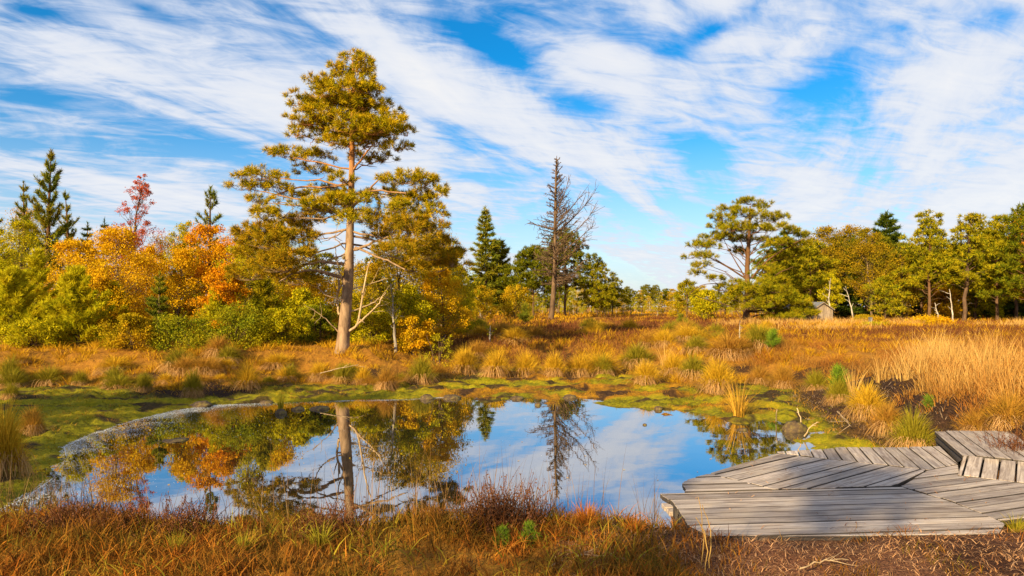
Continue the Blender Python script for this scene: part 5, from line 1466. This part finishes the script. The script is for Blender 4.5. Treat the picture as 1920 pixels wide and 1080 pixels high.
# ------------------------------------------------------------------ light, sky, camera
SUN_EL, SUN_AZ = math.radians(21), math.radians(-146)      # azimuth clockwise from +Y (view direction); sun is behind and to the left
sd = Vector((math.sin(SUN_AZ) * math.cos(SUN_EL), math.cos(SUN_AZ) * math.cos(SUN_EL), math.sin(SUN_EL)))
ld = bpy.data.lights.new('sun', 'SUN'); ld.energy = 5.0; ld.angle = math.radians(.55); ld.color = (1.0, .79, .43)
lo = bpy.data.objects.new('sun', ld); COL.objects.link(lo)
lo.rotation_euler = sd.to_track_quat('Z', 'Y').to_euler(); lo.location = (0, 0, 30)

W = bpy.data.worlds.new('World'); SC.world = W; W.use_nodes = True
nt = W.node_tree; N = nt.nodes; L = nt.links; N.clear()
sky = N.new('ShaderNodeTexSky'); sky.sky_type = 'NISHITA'; sky.sun_disc = False
sky.sun_elevation = SUN_EL; sky.sun_rotation = SUN_AZ; sky.altitude = 100; sky.air_density = 1.0; sky.dust_density = .6; sky.ozone_density = 2.5
hs = N.new('ShaderNodeHueSaturation'); hs.inputs['Saturation'].default_value = 1.52; hs.inputs['Value'].default_value = .82; L.new(sky.outputs[0], hs.inputs['Color'])
bg = N.new('ShaderNodeBackground'); bg.inputs[1].default_value = .09; L.new(hs.outputs[0], bg.inputs[0])
tc = N.new('ShaderNodeTexCoord'); sp = N.new('ShaderNodeSeparateXYZ'); L.new(tc.outputs['Generated'], sp.inputs[0])


def math_(op, a, b=None, c=None):
    m = N.new('ShaderNodeMath'); m.operation = op
    for s, v in zip(m.inputs, (a, b, c)):
        if v is None: continue
        if isinstance(v, (int, float)): s.default_value = v
        else: L.new(v, s)
    return m.outputs[0]


zc = math_('MAXIMUM', math_('ADD', sp.outputs[2], .10), .03)
cx = math_('DIVIDE', sp.outputs[0], zc); cy = math_('DIVIDE', sp.outputs[1], zc)
cb = N.new('ShaderNodeCombineXYZ'); L.new(cx, cb.inputs[0]); L.new(cy, cb.inputs[1])


SKYB = [(930, 90, 230, 60, -30, -.22), (1090, 200, 140, 50, -10, -.22), (1320, 275, 120, 55, -15, -.2), (1330, 60, 170, 45, 25, -.2), (60, 20, 160, 40, -10, -.2), (270, 15, 160, 40, -20, -.16), (60, 180, 200, 40, -8, -.16),
        (330, 280, 260, 45, -8, -.14), (600, 60, 160, 25, -30, -.1), (1520, 170, 150, 60, 20, -.14), (1880, 30, 120, 60, 0, -.14), (1650, 330, 200, 40, -10, -.1), (880, 330, 160, 30, -5, -.12), (40, 270, 120, 35, 0, -.16), (560, 390, 240, 40, 0, -.08),
        (200, 120, 300, 60, -15, .12), (560, 190, 300, 60, -15, .1), (800, 150, 220, 60, -35, .12), (1130, 100, 170, 70, -20, .16), (1780, 150, 260, 110, 20, .14), (1500, 80, 160, 50, 40, .1), (1150, 300, 280, 60, -12, .1), (1500, 330, 220, 60, -15, .1)]


def cloudlayer(rot, scl, scale, detail, rough, dist, off):
    a = N.new('ShaderNodeMapping'); a.inputs['Rotation'].default_value = (0, 0, rot); L.new(cb.outputs[0], a.inputs[0])
    b = N.new('ShaderNodeMapping'); b.inputs['Scale'].default_value = scl; b.inputs['Location'].default_value = off; L.new(a.outputs[0], b.inputs[0])
    return noise_node(N, L, scale, detail, rough, b.outputs[0], dist).outputs[0]


c1 = cloudlayer(math.radians(-68), (.34, 1.15, 1), 1.2, 9, .62, .8, (3.1, 1.2, 0))
c2 = cloudlayer(math.radians(-20), (1.0, 2.2, 1), 4.2, 5, .62, .8, (7.7, 4.1, 0))
cm = math_('ADD', math_('MULTIPLY', c1, .70), math_('MULTIPLY', c2, .30))
# broad clearings and banks of cloud at fixed directions in the sky
yy = math_('MAXIMUM', sp.outputs[1], .05)
uv = N.new('ShaderNodeCombineXYZ'); L.new(math_('DIVIDE', sp.outputs[0], yy), uv.inputs[0]); L.new(math_('DIVIDE', sp.outputs[2], yy), uv.inputs[1])
for px, py, rx, ry, rot, amp in SKYB:
    mp = N.new('ShaderNodeMapping'); mp.vector_type = 'TEXTURE'
    mp.inputs['Location'].default_value = ((px - CX) / F, (HZ - py) / F, 0); mp.inputs['Rotation'].default_value = (0, 0, math.radians(rot)); mp.inputs['Scale'].default_value = (rx / F, ry / F, 1)
    L.new(uv.outputs[0], mp.inputs[0])
    gr = N.new('ShaderNodeTexGradient'); gr.gradient_type = 'QUADRATIC_SPHERE'; L.new(mp.outputs[0], gr.inputs[0])
    cm = math_('MULTIPLY_ADD', gr.outputs['Fac'], amp, cm)
mr = N.new('ShaderNodeMapRange'); mr.interpolation_type = 'SMOOTHSTEP'
mr.inputs[1].default_value = .35; mr.inputs[2].default_value = .56; mr.inputs[3].default_value = .02; mr.inputs[4].default_value = .96
L.new(cm, mr.inputs[0])
# thin veil of cloud close to the horizon
hzn = math_('MAXIMUM', math_('MULTIPLY', math_('SUBTRACT', 1.0, math_('MULTIPLY', sp.outputs[2], 4.2)), .8), 0.0)
fac = math_('MINIMUM', math_('MAXIMUM', mr.outputs[0], hzn), .96)
cr = ramp(N, [(.42, (.62, .72, .92)), (.58, (.86, .89, .96)), (.72, (.98, .97, .97))]); L.new(cm, cr.inputs[0])
bc = N.new('ShaderNodeBackground'); bc.inputs[1].default_value = .395; L.new(cr.outputs[0], bc.inputs[0])
mx = N.new('ShaderNodeMixShader'); L.new(fac, mx.inputs[0]); L.new(bg.outputs[0], mx.inputs[1]); L.new(bc.outputs[0], mx.inputs[2])
ow = N.new('ShaderNodeOutputWorld'); L.new(mx.outputs[0], ow.inputs[0])

cd = bpy.data.cameras.new('camera'); co = bpy.data.objects.new('camera', cd); COL.objects.link(co)
co.location = (0, 0, H); co.rotation_euler = (math.radians(90), 0, 0)
cd.sensor_width = 36; cd.lens = 36 * F / 1920; cd.shift_y = (HZ - 540) / 1920
cd.clip_end = 5000; cd.clip_start = .05
SC.camera = co
SC.view_settings.view_transform = 'Standard'; SC.view_settings.look = 'None'; SC.view_settings.exposure = 1.28; SC.view_settings.gamma = 1.0
SC.cycles.max_bounces = 6; SC.cycles.diffuse_bounces = 3; SC.cycles.glossy_bounces = 3; SC.cycles.transmission_bounces = 3
SC.cycles.use_denoising = True
